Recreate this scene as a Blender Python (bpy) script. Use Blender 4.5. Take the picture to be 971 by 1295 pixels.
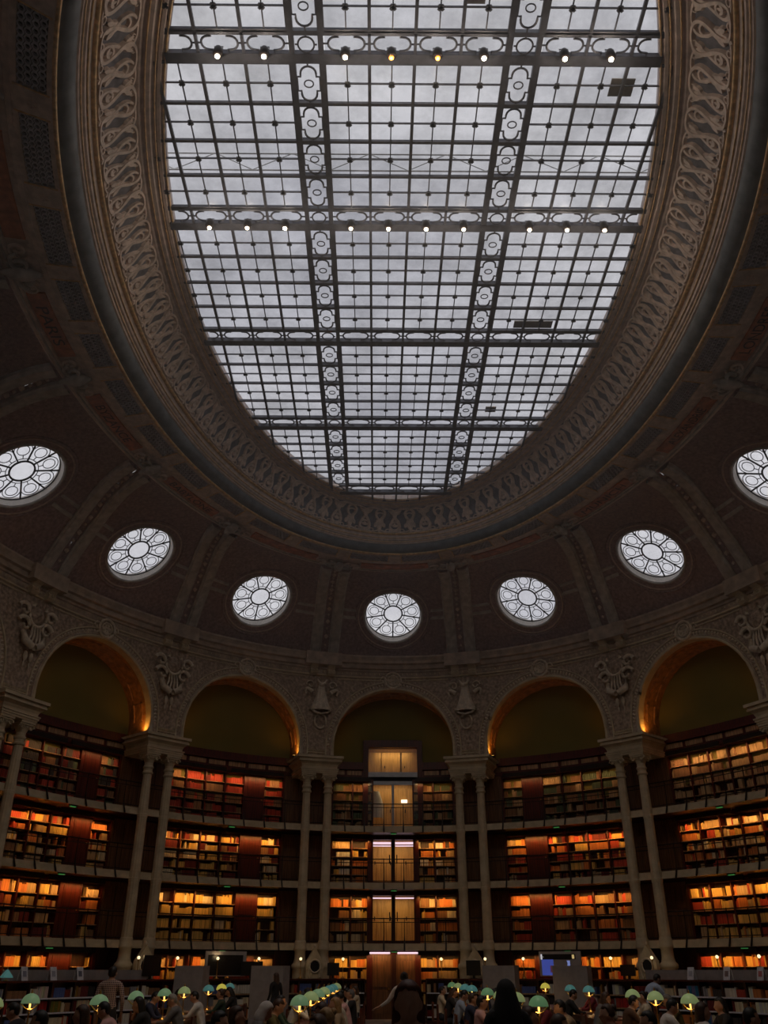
import bpy, bmesh, math, random
from math import sin, cos, pi, radians, sqrt, atan2, hypot, exp
from mathutils import Vector, Matrix
random.seed(7)
for o in list(bpy.data.objects): bpy.data.objects.remove(o)
SC = bpy.context.scene
COL = SC.collection
HC = 1.7                                   # camera height above the floor
XC, YC = 0.73, 17.9                        # centre of the oval room

# ------------------------------------------------------------ camera, sky, exposure
cam = bpy.data.cameras.new('camera'); cam.sensor_fit = 'VERTICAL'; cam.sensor_height = 36
cam.lens = 36*1080/1295; cam.clip_end = 400; cam.clip_start = .05
co = bpy.data.objects.new('camera', cam); COL.objects.link(co)
co.location = (0, 0, HC); co.rotation_euler = (pi/2+0.49284, 0, -0.00857)
SC.camera = co
SC.view_settings.view_transform = 'Standard'; SC.view_settings.look = 'None'
SC.view_settings.gamma = 1; SC.view_settings.exposure = 0
try:
    SC.cycles.use_denoising = True
    SC.cycles.max_bounces = 7; SC.cycles.transparent_max_bounces = 16
    SC.cycles.sample_clamp_indirect = 4; SC.cycles.volume_bounces = 0
except Exception: pass
LENS_VEIL = .009
SKY = 0.85
w = bpy.data.worlds.new('overcast_sky'); SC.world = w; w.use_nodes = True
nt = w.node_tree; bg = nt.nodes['Background']
tc = nt.nodes.new('ShaderNodeTexCoord'); mp = nt.nodes.new('ShaderNodeMapping'); mp.inputs['Scale'].default_value = (1, 1, 1.6)
nz = nt.nodes.new('ShaderNodeTexNoise'); nz.inputs['Scale'].default_value = 3.2; nz.inputs['Detail'].default_value = 7; nz.inputs['Roughness'].default_value = .55
cr = nt.nodes.new('ShaderNodeValToRGB'); e = cr.color_ramp.elements
e[0].position = .3; e[0].color = (.66, .67, .72, 1); e[1].position = .7; e[1].color = (1, 1, 1, 1)
nt.links.new(tc.outputs['Generated'], mp.inputs['Vector']); nt.links.new(mp.outputs[0], nz.inputs['Vector'])
nt.links.new(nz.outputs[0], cr.inputs[0]); nt.links.new(cr.outputs[0], bg.inputs['Color']); bg.inputs['Strength'].default_value = SKY

# ------------------------------------------------------------ helpers
def srgb(r, g, b):
    f = lambda c: c/12.92 if c <= .04045 else ((c+.055)/1.055)**2.4
    return (f(r/255), f(g/255), f(b/255), 1)
MATS = {}
def mat(name, col, rough=.6, metal=0, var=.25, scale=4, bump=0, bscale=None, emit=None, estr=0, obj=False, col2=None, spec=.5, noise='noise'):
    if name in MATS: return MATS[name]
    m = bpy.data.materials.new(name); m.use_nodes = True; n = m.node_tree; b = n.nodes['Principled BSDF']
    b.inputs['Roughness'].default_value = rough; b.inputs['Metallic'].default_value = metal
    b.inputs['Specular IOR Level'].default_value = spec
    t = n.nodes.new('ShaderNodeTexCoord')
    g = n.nodes.new('ShaderNodeTexNoise'); g.inputs['Scale'].default_value = scale; g.inputs['Detail'].default_value = 5
    n.links.new(t.outputs['Object'], g.inputs['Vector'])
    r = n.nodes.new('ShaderNodeValToRGB'); e = r.color_ramp.elements
    c2 = col2 or tuple(c*(1-var) for c in col[:3])+(1,)
    c1 = col if col2 else tuple(min(1, c*(1+var*.5)) for c in col[:3])+(1,)
    e[0].position = .35; e[0].color = c2; e[1].position = .68; e[1].color = c1
    n.links.new(g.outputs[0], r.inputs[0]); n.links.new(r.outputs[0], b.inputs['Base Color'])
    if bump:
        if noise == 'voronoi':
            h = n.nodes.new('ShaderNodeTexVoronoi'); h.inputs['Scale'].default_value = bscale or scale*4; ho = h.outputs['Distance']
        else:
            h = n.nodes.new('ShaderNodeTexNoise'); h.inputs['Scale'].default_value = bscale or scale*4; ho = h.outputs[0]
        n.links.new(t.outputs['Object'], h.inputs['Vector'])
        bp = n.nodes.new('ShaderNodeBump'); bp.inputs['Strength'].default_value = bump; bp.inputs['Distance'].default_value = .03
        n.links.new(ho, bp.inputs['Height']); n.links.new(bp.outputs[0], b.inputs['Normal'])
    if emit:
        b.inputs['Emission Color'].default_value = emit; b.inputs['Emission Strength'].default_value = estr
    MATS[name] = m
    return m
def wood(name, col, var=.45, rough=.42, scale=1.0):
    if name in MATS: return MATS[name]
    m = mat(name, col, rough, var=var); n = m.node_tree
    g = [x for x in n.nodes if x.type == 'TEX_NOISE'][0]; t = [x for x in n.nodes if x.type == 'TEX_COORD'][0]
    mp = n.nodes.new('ShaderNodeMapping'); mp.inputs['Scale'].default_value = (9*scale, 9*scale, .7*scale)
    n.links.new(t.outputs['Object'], mp.inputs['Vector']); n.links.new(mp.outputs[0], g.inputs['Vector']); g.inputs['Scale'].default_value = 2.2
    return m
def glass(name, tint, gloss=.06, dirt=.5, scale=1.2, emit=0):
    m = bpy.data.materials.new(name); m.use_nodes = True; n = m.node_tree; n.nodes.clear()
    out = n.nodes.new('ShaderNodeOutputMaterial'); tr = n.nodes.new('ShaderNodeBsdfTransparent'); gl = n.nodes.new('ShaderNodeBsdfGlossy')
    gl.inputs['Roughness'].default_value = .3; mx = n.nodes.new('ShaderNodeMixShader'); mx.inputs[0].default_value = gloss
    t = n.nodes.new('ShaderNodeTexCoord'); g = n.nodes.new('ShaderNodeTexNoise'); g.inputs['Scale'].default_value = scale; g.inputs['Detail'].default_value = 8; g.inputs['Roughness'].default_value = .65
    ge = n.nodes.new('ShaderNodeNewGeometry'); n.links.new(ge.outputs['Position'], g.inputs['Vector'])
    r = n.nodes.new('ShaderNodeValToRGB'); e = r.color_ramp.elements
    e[0].position = .3; e[0].color = tuple(c*(1-dirt) for c in tint[:3])+(1,); e[1].position = .62; e[1].color = tint
    n.links.new(g.outputs[0], r.inputs[0]); n.links.new(r.outputs[0], tr.inputs['Color'])
    n.links.new(tr.outputs[0], mx.inputs[1]); n.links.new(gl.outputs[0], mx.inputs[2]); n.links.new(mx.outputs[0], out.inputs[0])
    MATS[name] = m; return m

class MB:
    """collects faces; build() links them as ONE mesh object"""
    def __init__(s): s.v = []; s.f = []; s.m = []; s.mi = 0
    def face(s, pts):
        i = len(s.v); s.v += [tuple(p) for p in pts]; s.f.append(tuple(range(i, i+len(pts)))); s.m.append(s.mi)
    def grid(s, rows, closed=False, flip=False):
        i = len(s.v); n = len(rows[0])
        for r in rows: s.v += [tuple(p) for p in r]
        for a in range(len(rows)-1):
            for b in range(n if closed else n-1):
                c = (b+1) % n
                q = (i+a*n+b, i+a*n+c, i+(a+1)*n+c, i+(a+1)*n+b)
                s.f.append(q[::-1] if flip else q); s.m.append(s.mi)
    def box(s, x0, x1, y0, y1, z0, z1, fn=None, nx=1):
        fn = fn or (lambda x, y, z: (x, y, z))
        rows = []
        for k in range(nx+1):
            x = x0+(x1-x0)*k/nx
            rows.append([fn(x, y0, z0), fn(x, y0, z1), fn(x, y1, z1), fn(x, y1, z0)])
        i = len(s.v)
        s.grid(rows, closed=True)
        n = 4*nx
        s.f += [(i+3, i+2, i+1, i), (i+n, i+n+1, i+n+2, i+n+3)]; s.m += [s.mi]*2
    def tube(s, pts, r, n=6, closed=False, cap=True, up=None):
        P = [Vector(p) for p in pts]; N = len(P); rows = []
        for k in range(N):
            a = P[k-1] if (k > 0 or closed) else P[k]; b = P[(k+1) % N] if (k < N-1 or closed) else P[k]
            d = (b-a).normalized() if (b-a).length > 1e-9 else Vector((0, 0, 1))
            u = Vector(up) if up else (Vector((0, 0, 1)) if abs(d.z) < .9 else Vector((1, 0, 0)))
            x = d.cross(u).normalized(); y = x.cross(d)
            rr = r[k] if isinstance(r, (list, tuple)) else r
            rows.append([P[k]+x*cos(2*pi*j/n)*rr+y*sin(2*pi*j/n)*rr for j in range(n)])
        if closed: rows.append(rows[0])
        i = len(s.v); s.grid(rows, closed=True)
        if cap and not closed:
            s.f += [tuple(i+j for j in range(n)), tuple(i+(N-1)*n+j for j in reversed(range(n)))]; s.m += [s.mi]*2
    def lathe(s, prof, n=16, c=(0, 0, 0), flute=0):
        rows = []
        for (r, z) in prof:
            rows.append([(c[0]+cos(2*pi*j/n)*r*(1-(flute if j % 2 else 0)), c[1]+sin(2*pi*j/n)*r*(1-(flute if j % 2 else 0)), c[2]+z) for j in range(n)])
        i = len(s.v); s.grid(rows, closed=True); m = len(prof)
        s.f += [tuple(i+j for j in reversed(range(n))), tuple(i+(m-1)*n+j for j in range(n))]; s.m += [s.mi]*2
    def mesh(s, name, mats, off=(0, 0, 0), smooth=False, xf=None):
        me = bpy.data.meshes.new(name)
        v = [(p[0]-off[0], p[1]-off[1], p[2]-off[2]) for p in s.v]
        me.from_pydata(v, [], s.f)
        for m in (mats if isinstance(mats, (list, tuple)) else [mats]): me.materials.append(m)
        if any(s.m): me.polygons.foreach_set('material_index', s.m)
        if smooth: me.polygons.foreach_set('use_smooth', [True]*len(me.polygons))
        me.update()
        return me
    def build(s, name, mats, parent=None, smooth=False, label=None, cat=None, group=None, kind=None):
        if parent is not None: off = parent.matrix_world.translation if parent.type == 'EMPTY' and parent.parent is None else woff(parent)
        else:
            if not s.v: return None
            xs = [p[0] for p in s.v]; ys = [p[1] for p in s.v]; zs = [p[2] for p in s.v]
            off = ((min(xs)+max(xs))/2, (min(ys)+max(ys))/2, min(zs))
        off = tuple(off)
        o = bpy.data.objects.new(name, s.mesh(name, mats, off, smooth)); COL.objects.link(o)
        if parent is not None: o.parent = parent
        else: o.location = off
        tag(o, label, cat, group, kind)
        return o
LOC = {}
def woff(o):
    v = Vector((0, 0, 0))
    while o is not None: v = v+o.location; o = o.parent
    return v
def tag(o, label=None, cat=None, group=None, kind=None):
    if label: o['label'] = label
    if cat: o['category'] = cat
    if group: o['group'] = group
    if kind: o['kind'] = kind
    return o
def thing(name, loc, label=None, cat=None, group=None, kind=None, rz=0):
    o = bpy.data.objects.new(name, None); o.empty_display_size = .2; COL.objects.link(o)
    o.location = loc; o.rotation_euler = (0, 0, rz); o.matrix_world = Matrix.Translation(loc) @ Matrix.Rotation(rz, 4, 'Z')
    return tag(o, label, cat, group, kind)
def inst(name, me, parent=None, loc=(0, 0, 0), rz=0, scale=None, **k):
    o = bpy.data.objects.new(name, me); COL.objects.link(o); o.location = loc; o.rotation_euler = (0, 0, rz)
    if scale: o.scale = scale
    if parent is not None: o.parent = parent
    return tag(o, **k)
def objmat(o, i, m):
    o.material_slots[i].link = 'OBJECT'; o.material_slots[i].material = m
def light(name, kind, loc, energy, color, parent=None, size=.1, sizey=None, direction=None, xdir=None, spot=None, blend=.5, spread=180):
    L = bpy.data.lights.new(name, kind); L.energy = energy; L.color = color[:3]
    if kind == 'AREA':
        L.shape = 'RECTANGLE' if sizey else 'SQUARE'; L.size = size; L.spread = radians(spread)
        if sizey: L.size_y = sizey
    else: L.shadow_soft_size = size
    if kind == 'SPOT': L.spot_size = spot; L.spot_blend = blend
    o = bpy.data.objects.new(name, L); COL.objects.link(o)
    M = Matrix.Identity(3)
    if direction is not None:
        z = -Vector(direction).normalized(); x = Vector(xdir).normalized() if xdir is not None else z.orthogonal().normalized()
        x = (x-z*x.dot(z)).normalized(); y = z.cross(x); M = Matrix((x, y, z)).transposed()
    p = Vector(loc)-(woff(parent) if parent else Vector((0, 0, 0)))
    o.matrix_local = Matrix.Translation(p) @ M.to_4x4()
    if parent: o.parent = parent
    return o
def lerp(a, b, t): return a+(b-a)*t
def interp(x, tab):
    if x <= tab[0][0]: return tab[0][1:]
    for p, q in zip(tab, tab[1:]):
        if x <= q[0]:
            k = (x-p[0])/(q[0]-p[0]); return tuple(a+(b-a)*k for a, b in zip(p[1:], q[1:]))
    return tab[-1][1:]

# ------------------------------------------------------------ oval geometry
A0, B0 = 20.06, 15.1                       # plan ellipse of the arcade face
NT = 3600; TT = [-pi+2*pi*k/NT for k in range(NT+1)]; SS = [0.]
for k in range(NT):
    t = TT[k]+pi/NT; SS.append(SS[-1]+hypot(B0*cos(t), A0*sin(t))*2*pi/NT)
S0 = SS[NT//2]; SS = [s-S0 for s in SS]; PER = SS[-1]*2
def s_of(t):
    x = (t+pi)/(2*pi)*NT; k = max(0, min(NT-1, int(x))); return SS[k]+(SS[k+1]-SS[k])*(x-k)
import bisect
def t_of(s):
    while s < SS[0]: s += PER
    while s > SS[-1]: s -= PER
    k = max(0, min(NT-1, bisect.bisect(SS, s)-1)); return TT[k]+(TT[k+1]-TT[k])*(s-SS[k])/(SS[k+1]-SS[k])
def frame(s):
    t = t_of(s); n = Vector((A0*sin(t), B0*cos(t), 0)).normalized(); return Vector((XC+B0*sin(t), YC+A0*cos(t), 0)), n, Vector((n.y, -n.x, 0))
def W(s, d, z):                            # s along the wall (rightwards), d outward behind the arcade face, z up
    t = t_of(s); nx, ny = A0*sin(t), B0*cos(t); l = hypot(nx, ny)
    return (XC+B0*sin(t)+nx/l*d, YC+A0*cos(t)+ny/l*d, z)
TE = [12.35, 37.25, 58.3, 80.5, 99.5, 121.7, 142.75, 167.65]
EDGE = [-x for x in reversed(TE)]+TE       # pier angles
SE = [s_of(radians(x)) for x in EDGE]
BAYS = {}                                  # bay index -> (s centre, half width)
for k in range(-7, 8):
    a, b = SE[k+7], SE[k+8]; BAYS[k] = ((a+b)/2, (b-a)/2)
BAYS[8] = (PER/2, PER/2-SE[-1])
PIER = {k+.5: SE[k+8] for k in range(-8, 8)}    # pier -.5 is left of the middle bay
VIS = (-3, -2, -1, 0, 1, 2, 3)             # bays the photograph looks at
ABR = [(0, 12.68, 6.09), (.62, 13.3, 6.72), (1.07, 13.75, 7.5), (1.27, 13.95, 7.8), (1.52, 14.2, 8.17), (2.32, 15.0, 9.0), (3.07, 15.75, 9.85),
       (3.62, 16.3, 10.5), (4.32, 17.0, 11.25), (5.22, 17.9, 12.1), (6.02, 18.7, 12.95), (6.62, 19.3, 13.7), (7.07, 19.75, 14.3), (7.38, 20.06, 14.75)]
def tw(t, r): return t+radians(4.8)*sin(2*t)*max(0, min(1, 1-(r-3.07)/4.31))
def R(t, r, h):                            # ceiling surface: t bay angle, r distance out from the skylight edge, h above the camera
    a, b = interp(r, ABR) if r >= 0 else (12.68+r, 6.09+r)
    t = tw(t, r); return (XC+b*sin(t), YC+a*cos(t), h+HC)
COVE = [(3.07, 15.25), (3.62, 15.22), (4.32, 15.08), (5.22, 14.8), (6.02, 14.3), (6.62, 13.75), (7.07, 13.2), (7.38, 12.7)]
def CV(t, r, up=0): return R(t, r, interp(r, COVE)[0]+up)
NTS = 224; TS = [-pi+2*pi*k/NTS for k in range(NTS)]

# ------------------------------------------------------------ materials
M_PLASTER = mat('painted_plaster', (.5,.39,.3, 1), .7, var=.3, scale=3, bump=.15, bscale=14)
M_RELIEF = mat('relief_plaster', (.46,.34,.25, 1), .7, var=.45, scale=9, bump=.9, bscale=7, noise='voronoi')
M_STONE = mat('pale_stone', (.6,.49,.33, 1), .65, var=.2, scale=3, bump=.1)
M_RING = mat('umber_plaster', (.62,.49,.42, 1), .6, var=.25, scale=5)
M_SOFF = mat('brightened_soffit_plaster', (.75, .63, .55, 1), .6, var=.25, scale=5)  # umber plaster copy, colour lightened to stand in for weak bounce light
M_SCROLL = mat('scroll_plaster', (.75,.6,.51, 1), .55, var=.25, scale=6)
M_GROUND = mat('frieze_ground', (.2,.19,.21, 1), .8, var=.3, scale=6)
M_GILT = mat('old_gilding', (.8,.54,.27, 1), .4, .2, var=.35, scale=8)
M_BLUE = mat('slate_blue_paint', (.18, .19, .2, 1), .6, var=.3, scale=3)
M_GRILLE = mat('grille_iron', (.5,.49,.56, 1), .6, var=.2)
M_BLACK = mat('recess_shade_paint', (.012, .011, .014, 1), .9, var=.2)  # near black paints in the shade behind grilles and inside holes
M_NAME = mat('ochre_red_panel', (.6,.24,.12, 1), .65, var=.35, scale=4)
M_LETTER = mat('dark_red_lettering', (.03, .008, .008, 1), .6, var=.2)
M_MOSAIC = mat('russet_mosaic', (.36,.25,.235, 1), .6, var=.35, scale=9, bump=.3, bscale=22, noise='voronoi')
M_RIB = mat('grey_green_rib', (.54,.5,.46, 1), .6, var=.3, scale=4)
M_IRON = mat('skylight_iron', (.13,.13,.15, 1), .5, .2, var=.25, scale=6)
M_DARKIRON = mat('railing_iron', (.03, .02, .016, 1), .45, .5, var=.3)
M_LUNETTE = mat('olive_lunette_paint', (.2,.165,.04, 1), .8, var=.08, scale=.8)
M_SOFFIT = mat('painted_arch_soffit', (.5,.22,.07, 1), .6, var=.4, scale=5, bump=.3)
M_WOOD = wood('mahogany', (.095, .01, .004, 1))
M_WOODD = wood('dark_mahogany', (.05, .011, .006, 1))
M_WOODL = wood('panelled_oak', (.17, .075, .03, 1))
M_SHELF = wood('shelf_edge_wood', (.5, .3, .16, 1))
M_BRASS = mat('brass', (.6, .35, .1, 1), .3, .9, var=.2)
M_FLOOR = mat('bounce_carpet', (.3,.27,.25, 1), .95, var=.4, scale=2)  # unseen floor, colour lightened so more light bounces up to the ceiling
M_GLASS = glass('skylight_glass', (.79, .785, .825, 1), .02, .42, .6)
M_OGLASS = glass('oculus_glass', (.97, .96, 1, 1), .04, .12, 2)
M_DGLASS = glass('door_glass', (.95, .95, .93, 1), .09, .1, 2)
M_LEAD = mat('window_lead', (.06, .055, .055, 1), .6, .3)

# ------------------------------------------------------------ CEILING: rings, frieze, grilles, cove
ceil = thing('ceiling', (XC, YC, 14.4), 'coved ceiling with gilded mouldings, scroll frieze, pierced grilles and russet cove around the glass roof', kind='structure')
def sweep(name, prof, m, fn=R, n=NTS, parent=None, smooth=True, closed_prof=False):
    mb = MB(); rows = []
    for k in range(n+1):
        t = -pi+2*pi*k/n; rows.append([fn(t, r, h) for (r, h) in prof])
    mb.grid(rows, closed=closed_prof)
    return mb.build(name, m, parent or ceil, smooth)
def roll(name, r, h, rad, m, parent=None, n=NTS):
    return sweep(name, [(r+rad*cos(2*pi*k/8), h+rad*sin(2*pi*k/8)) for k in range(8)], m, n=n, parent=parent, closed_prof=True)
sweep('inner_moulding', [(-.02, 17.2), (-.02, 17.02), (.0, 17.0), (.08, 16.995), (.1, 16.975), (.17, 16.97), (.2, 16.985), (.3, 16.97), (.33, 16.945), (.41, 16.94), (.44, 16.96), (.52, 16.95), (.56, 16.925), (.63, 16.92)], M_RING, smooth=False)
roll('gilt_bead', .02, 16.995, .02, M_GILT); roll('gilt_bead', .22, 16.975, .018, M_GILT); roll('gilt_bead', .43, 16.945, .02, M_GILT)
FR = [(.63, 16.93), (.7, 16.82), (.78, 16.68), (.87, 16.5), (.96, 16.29), (1.03, 16.1), (1.06, 15.98)]
sweep('frieze_ground', FR, M_GROUND)
roll('gilt_rim', 1.075, 15.97, .045, M_GILT)
sweep('outer_moulding', [(1.06, 15.97), (1.1, 15.93), (1.12, 15.88), (1.125, 15.82), (1.15, 15.79), (1.165, 15.73), (1.2, 15.71), (1.21, 15.66), (1.235, 15.64), (1.24, 15.6), (1.27, 15.58)], M_RING, smooth=False)
roll('gilt_bead', 1.135, 15.81, .018, M_GILT); roll('gilt_bead', 1.215, 15.67, .016, M_GILT)
sweep('blue_cavetto', [(1.27, 15.58), (1.28, 15.5), (1.31, 15.42), (1.36, 15.35), (1.43, 15.3), (1.5, 15.28)], M_BLUE)
roll('gilt_rim', 1.53, 15.25, .045, M_GILT)
sweep('grille_frame', [(1.5, 15.28), (1.56, 15.22), (1.66, 15.22), (1.67, 15.34), (2.2, 15.34), (2.21, 15.22), (2.32, 15.22), (2.34, 15.24), (2.44, 15.24), (2.46, 15.27), (3.0, 15.27), (3.02, 15.2), (3.2, 15.19), (3.24, 15.23)], M_SOFF, smooth=False)
roll('grey_bead', 3.1, 15.19, .03, M_RIB)
# scroll frieze: one serpentine vine unit per 1.06 m, bent onto the coved ground
NS = 62
def frpt(v):                               # v 0 (outer rim) .. 1 (inner edge) -> (r, h)
    x = (1-v)*(len(FR)-1); k = min(len(FR)-2, int(x)); f = x-k
    return FR[k][0]+(FR[k+1][0]-FR[k][0])*f, FR[k][1]+(FR[k+1][1]-FR[k][1])*f
def ribbon(mb, pts, wd, ht, mapf):
    rows = []
    for k, (u, v) in enumerate(pts):
        a = pts[max(0, k-1)]; b = pts[min(len(pts)-1, k+1)]
        du, dv = b[0]-a[0], b[1]-a[1]; l = hypot(du, dv) or 1; nu, nv = -dv/l, du/l
        wk = wd[k] if isinstance(wd, list) else wd
        rows.append([mapf(u+nu*wk*c, v+nv*wk*c, hh) for c, hh in ((-.5, 0), (-.3, ht), (.3, ht), (.5, 0))])
    mb.grid(rows)
LEN_V = 1.16
def vine():
    P = []; n = 36; om = 1.95; u = v = 0
    for k in range(n+1):
        th = om*sin(2*pi*k/n); P.append((u, v)); u += cos(th); v += sin(th)
    L = P[-1][0]; P = [(p[0]/L, p[1]/L) for p in P]
    v0 = min(p[1] for p in P); v1 = max(p[1] for p in P)
    return [(p[0]-.75, .07+(p[1]-v0)/(v1-v0)*.88) for p in P]
VINE = vine()
circ = lambda cu, cv, r, n=12, a0=0, a1=2*pi: [(cu+r*cos(a0+(a1-a0)*k/n), cv+r*sin(a0+(a1-a0)*k/n)) for k in range(n+1)]
def leaf(u0, v0, u1, v1, n=4): return [(u0+(u1-u0)*k/n, v0+(v1-v0)*k/n) for k in range(n+1)]
LW = [.04, .14, .17, .13, .03]
for i in range(NS):
    t0 = 2*pi*(i+.5)/NS-pi
    # equal spacing along the rim
    def mapf(u, v, hh, i=i):
        q = (i+u+.5)/NS; k = q*len(RIMS); k0 = int(math.floor(k)); f = k-k0
        ta, tb = RIMS[k0 % len(RIMS)], RIMS[(k0+1) % len(RIMS)]
        if tb < ta-1: tb += 2*pi
        t = ta+(tb-ta)*f
        r, h = frpt(max(0, min(1, v/LEN_V)))
        return R(t, r-hh*.9, h-hh*.42)
    if i == 0:
        S = [0.]; 
        for k in range(2000):
            a, b = 13.55, 7.2; t = -pi+2*pi*(k+.5)/2000; S.append(S[-1]+hypot(b*cos(t), a*sin(t)))
        RIMS = []; j = 0
        for k in range(400):
            tgt = S[-1]*k/400
            while S[j+1] < tgt: j += 1
            RIMS.append(-pi+2*pi*j/2000)
    mb = MB()
    ribbon(mb, [(u, v*LEN_V) for u, v in VINE], .12, .06, mapf)
    ribbon(mb, [(-u, v*LEN_V) for u, v in VINE][::-1], .09, .045, mapf)
    ribbon(mb, circ(-.0, .73, .14), .075, .045, mapf)                       # scroll inside the upper arch
    for a in (-.6, 0, .6): ribbon(mb, leaf(.02*sin(a), .62, .2*sin(a), .62-.22*cos(a)), [x*.8 for x in LW], .04, mapf)
    ribbon(mb, circ(.5, .36, .15), .07, .045, mapf)                        # roundel inside the lower loop
    for a in (-.9, 0, .9): ribbon(mb, leaf(.5, .33, .5+.13*sin(a), .33+.14*cos(a)), [x*.6 for x in LW], .05, mapf)
    for sg in (-1, 1):
        ribbon(mb, circ(sg*.27, .17, .075, 8), .045, .05, mapf)            # buds by the gilded rim
        ribbon(mb, leaf(sg*.17, .3, sg*.05, .5), LW, .05, mapf)
        ribbon(mb, leaf(.5+sg*.05, .78, .5+sg*.17, 1.0), LW, .04, mapf)
        ribbon(mb, circ(.5+sg*.15, 1.0, .065, 8), .04, .04, mapf)
    ribbon(mb, leaf(0, .02, 0, .3), LW, .05, mapf); ribbon(mb, leaf(.5, .62, .5, .95), LW, .045, mapf)
    mb.build('scroll_ornament', M_SCROLL, ceil)
# pierced grilles, rosette blocks, name panels
def hexgrille(ta, tb, r0, r1, h):
    mb = MB(); a, b = interp((r0+r1)/2, ABR); tm = (ta+tb)/2
    L = hypot(b*cos(tm), a*sin(tm))*(tb-ta); Wd = (r1-r0)*1.12
    p = .145; nx = max(3, int(L/p)); ny = max(2, int(Wd/(p*.87)))
    f = lambda x, y, dz: R(ta+(tb-ta)*x/nx, r0+(r1-r0)*y/ny, h+dz)
    for i in range(nx):
        for j in range(ny):
            cx, cy = i+.5+(.25 if j % 2 else -.25), j+.5
            o = []; q = []
            for k in range(6):
                an = pi/6+k*pi/3; o.append(f(cx+.58*cos(an), cy+.6*sin(an), 0)); q.append(f(cx+.33*cos(an), cy+.36*sin(an), -.012))
            mb.grid([o, q, [Vector(z)+Vector((0, 0, .06)) for z in q]], closed=True)
    return mb
CITY = {-4: 'PARIS', -3: 'BYZANCE', -2: 'BABYLONE', 2: 'MUNICH', 3: 'ALEXANDRIE', 4: 'LONDRES'}
def lettering(word, tc_, r0, r1, h, parent):
    cu = bpy.data.curves.new('lettering', 'FONT'); cu.body = word; cu.size = 1; cu.extrude = .0; cu.align_x = 'CENTER'
    ob = bpy.data.objects.new('lettering', cu); me = ob.to_mesh()
    vs = [v.co.copy() for v in me.vertices]; fs = [tuple(p.vertices) for p in me.polygons]; ob.to_mesh_clear(); bpy.data.objects.remove(ob)
    x0 = min(v.x for v in vs); x1 = max(v.x for v in vs)
    a, b = interp((r0+r1)/2, ABR); L = hypot(b*cos(tc_), a*sin(tc_))
    sc = min(.78, 2.3/(x1-x0)); mb = MB()
    for dz in (0, ):
        i = len(mb.v)
        for v in vs: mb.v.append(R(tc_+(v.x-(x0+x1)/2)*sc/L, r1-(v.y/.73)*(r1-r0), h))
        mb.f += [tuple(i+k for k in f) for f in fs]; mb.m += [0]*len(fs)
    mb.build('lettering', M_LETTER, parent)
for k in range(-7, 9):
    s, hw = BAYS[k]; ta, tb = t_of(s-hw), t_of(s+hw)
    if tb < ta: tb += 2*pi
    tm = (ta+tb)/2; dt = tb-ta
    for q in (0, 1):
        a, b = ta+dt*(.5*q+.065), ta+dt*(.5*q+.435)
        if abs(k) <= 6: hexgrille(a, b, 1.67, 2.2, 15.235).build('grille', M_GRILLE, ceil)
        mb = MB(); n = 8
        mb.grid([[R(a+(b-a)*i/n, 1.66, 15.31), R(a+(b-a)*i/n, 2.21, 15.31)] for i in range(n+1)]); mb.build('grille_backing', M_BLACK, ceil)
        # rosette block between two grilles, with gilded edges
        c, d = ta+dt*(.5*q-.062), ta+dt*(.5*q+.062); mb = MB()
        mb.box(c, d, 1.6, 2.28, 15.2, 15.33, lambda x, y, z: R(x, y, z), 3)
        bl = mb.build('rosette_block', M_SOFF, ceil)
        mb = MB()
        for e2 in (c, d): mb.tube([R(e2, r, 15.2) for r in (1.6, 1.8, 2.0, 2.28)], .02)
        mb.build('gilt_edge', M_GILT, bl)
        mb = MB(); m2 = (c+d)/2; L = hypot(interp(1.9, ABR)[1]*cos(m2), interp(1.9, ABR)[0]*sin(m2))
        for j in range(6):
            an = j*pi/3; rr = .13
            P = [R(m2+(rr*f*cos(an)+.045*g*-sin(an))/L, 1.93+(rr*f*sin(an)+.045*g*cos(an))*.85, 15.2-z) for f, g, z in ((.25, 0, .03), (.7, 1, .035), (1.1, 0, .01), (.7, -1, .035))]
            mb.face(P)
        mb.build('rosette', M_SCROLL, bl)
    # name panel
    a, b = ta+dt*.2, ta+dt*.8; mb = MB(); mb.box(a, b, 2.56, 2.98, 15.215, 15.3, lambda x, y, z: R(x, y, z), 8)
    npn = mb.build('name_panel', M_NAME, ceil)
    if CITY.get(k): lettering(CITY[k], tm, 2.62, 2.9, 15.208, npn)
    # scroll bracket either side of the panel
    for sg in (-1, 1):
        mb = MB(); tq = tm+sg*dt*.36; L = hypot(interp(2.7, ABR)[1]*cos(tq), interp(2.7, ABR)[0]*sin(tq))
        sp = []
        for j in range(22):
            an = j*.42; rr = .26*(1-j/26); sp.append(R(tq+sg*rr*cos(an)/L, 2.77+rr*sin(an)*.8, 15.2-.05))
        mb.tube(sp, .045, 6); mb.tube([R(tq+sg*(.2+.1*j)/L, 2.77-.2+.06*j*j, 15.16) for j in range(4)], .04, 6)
        mb.build('scroll_bracket', M_SOFF, ceil)

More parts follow.
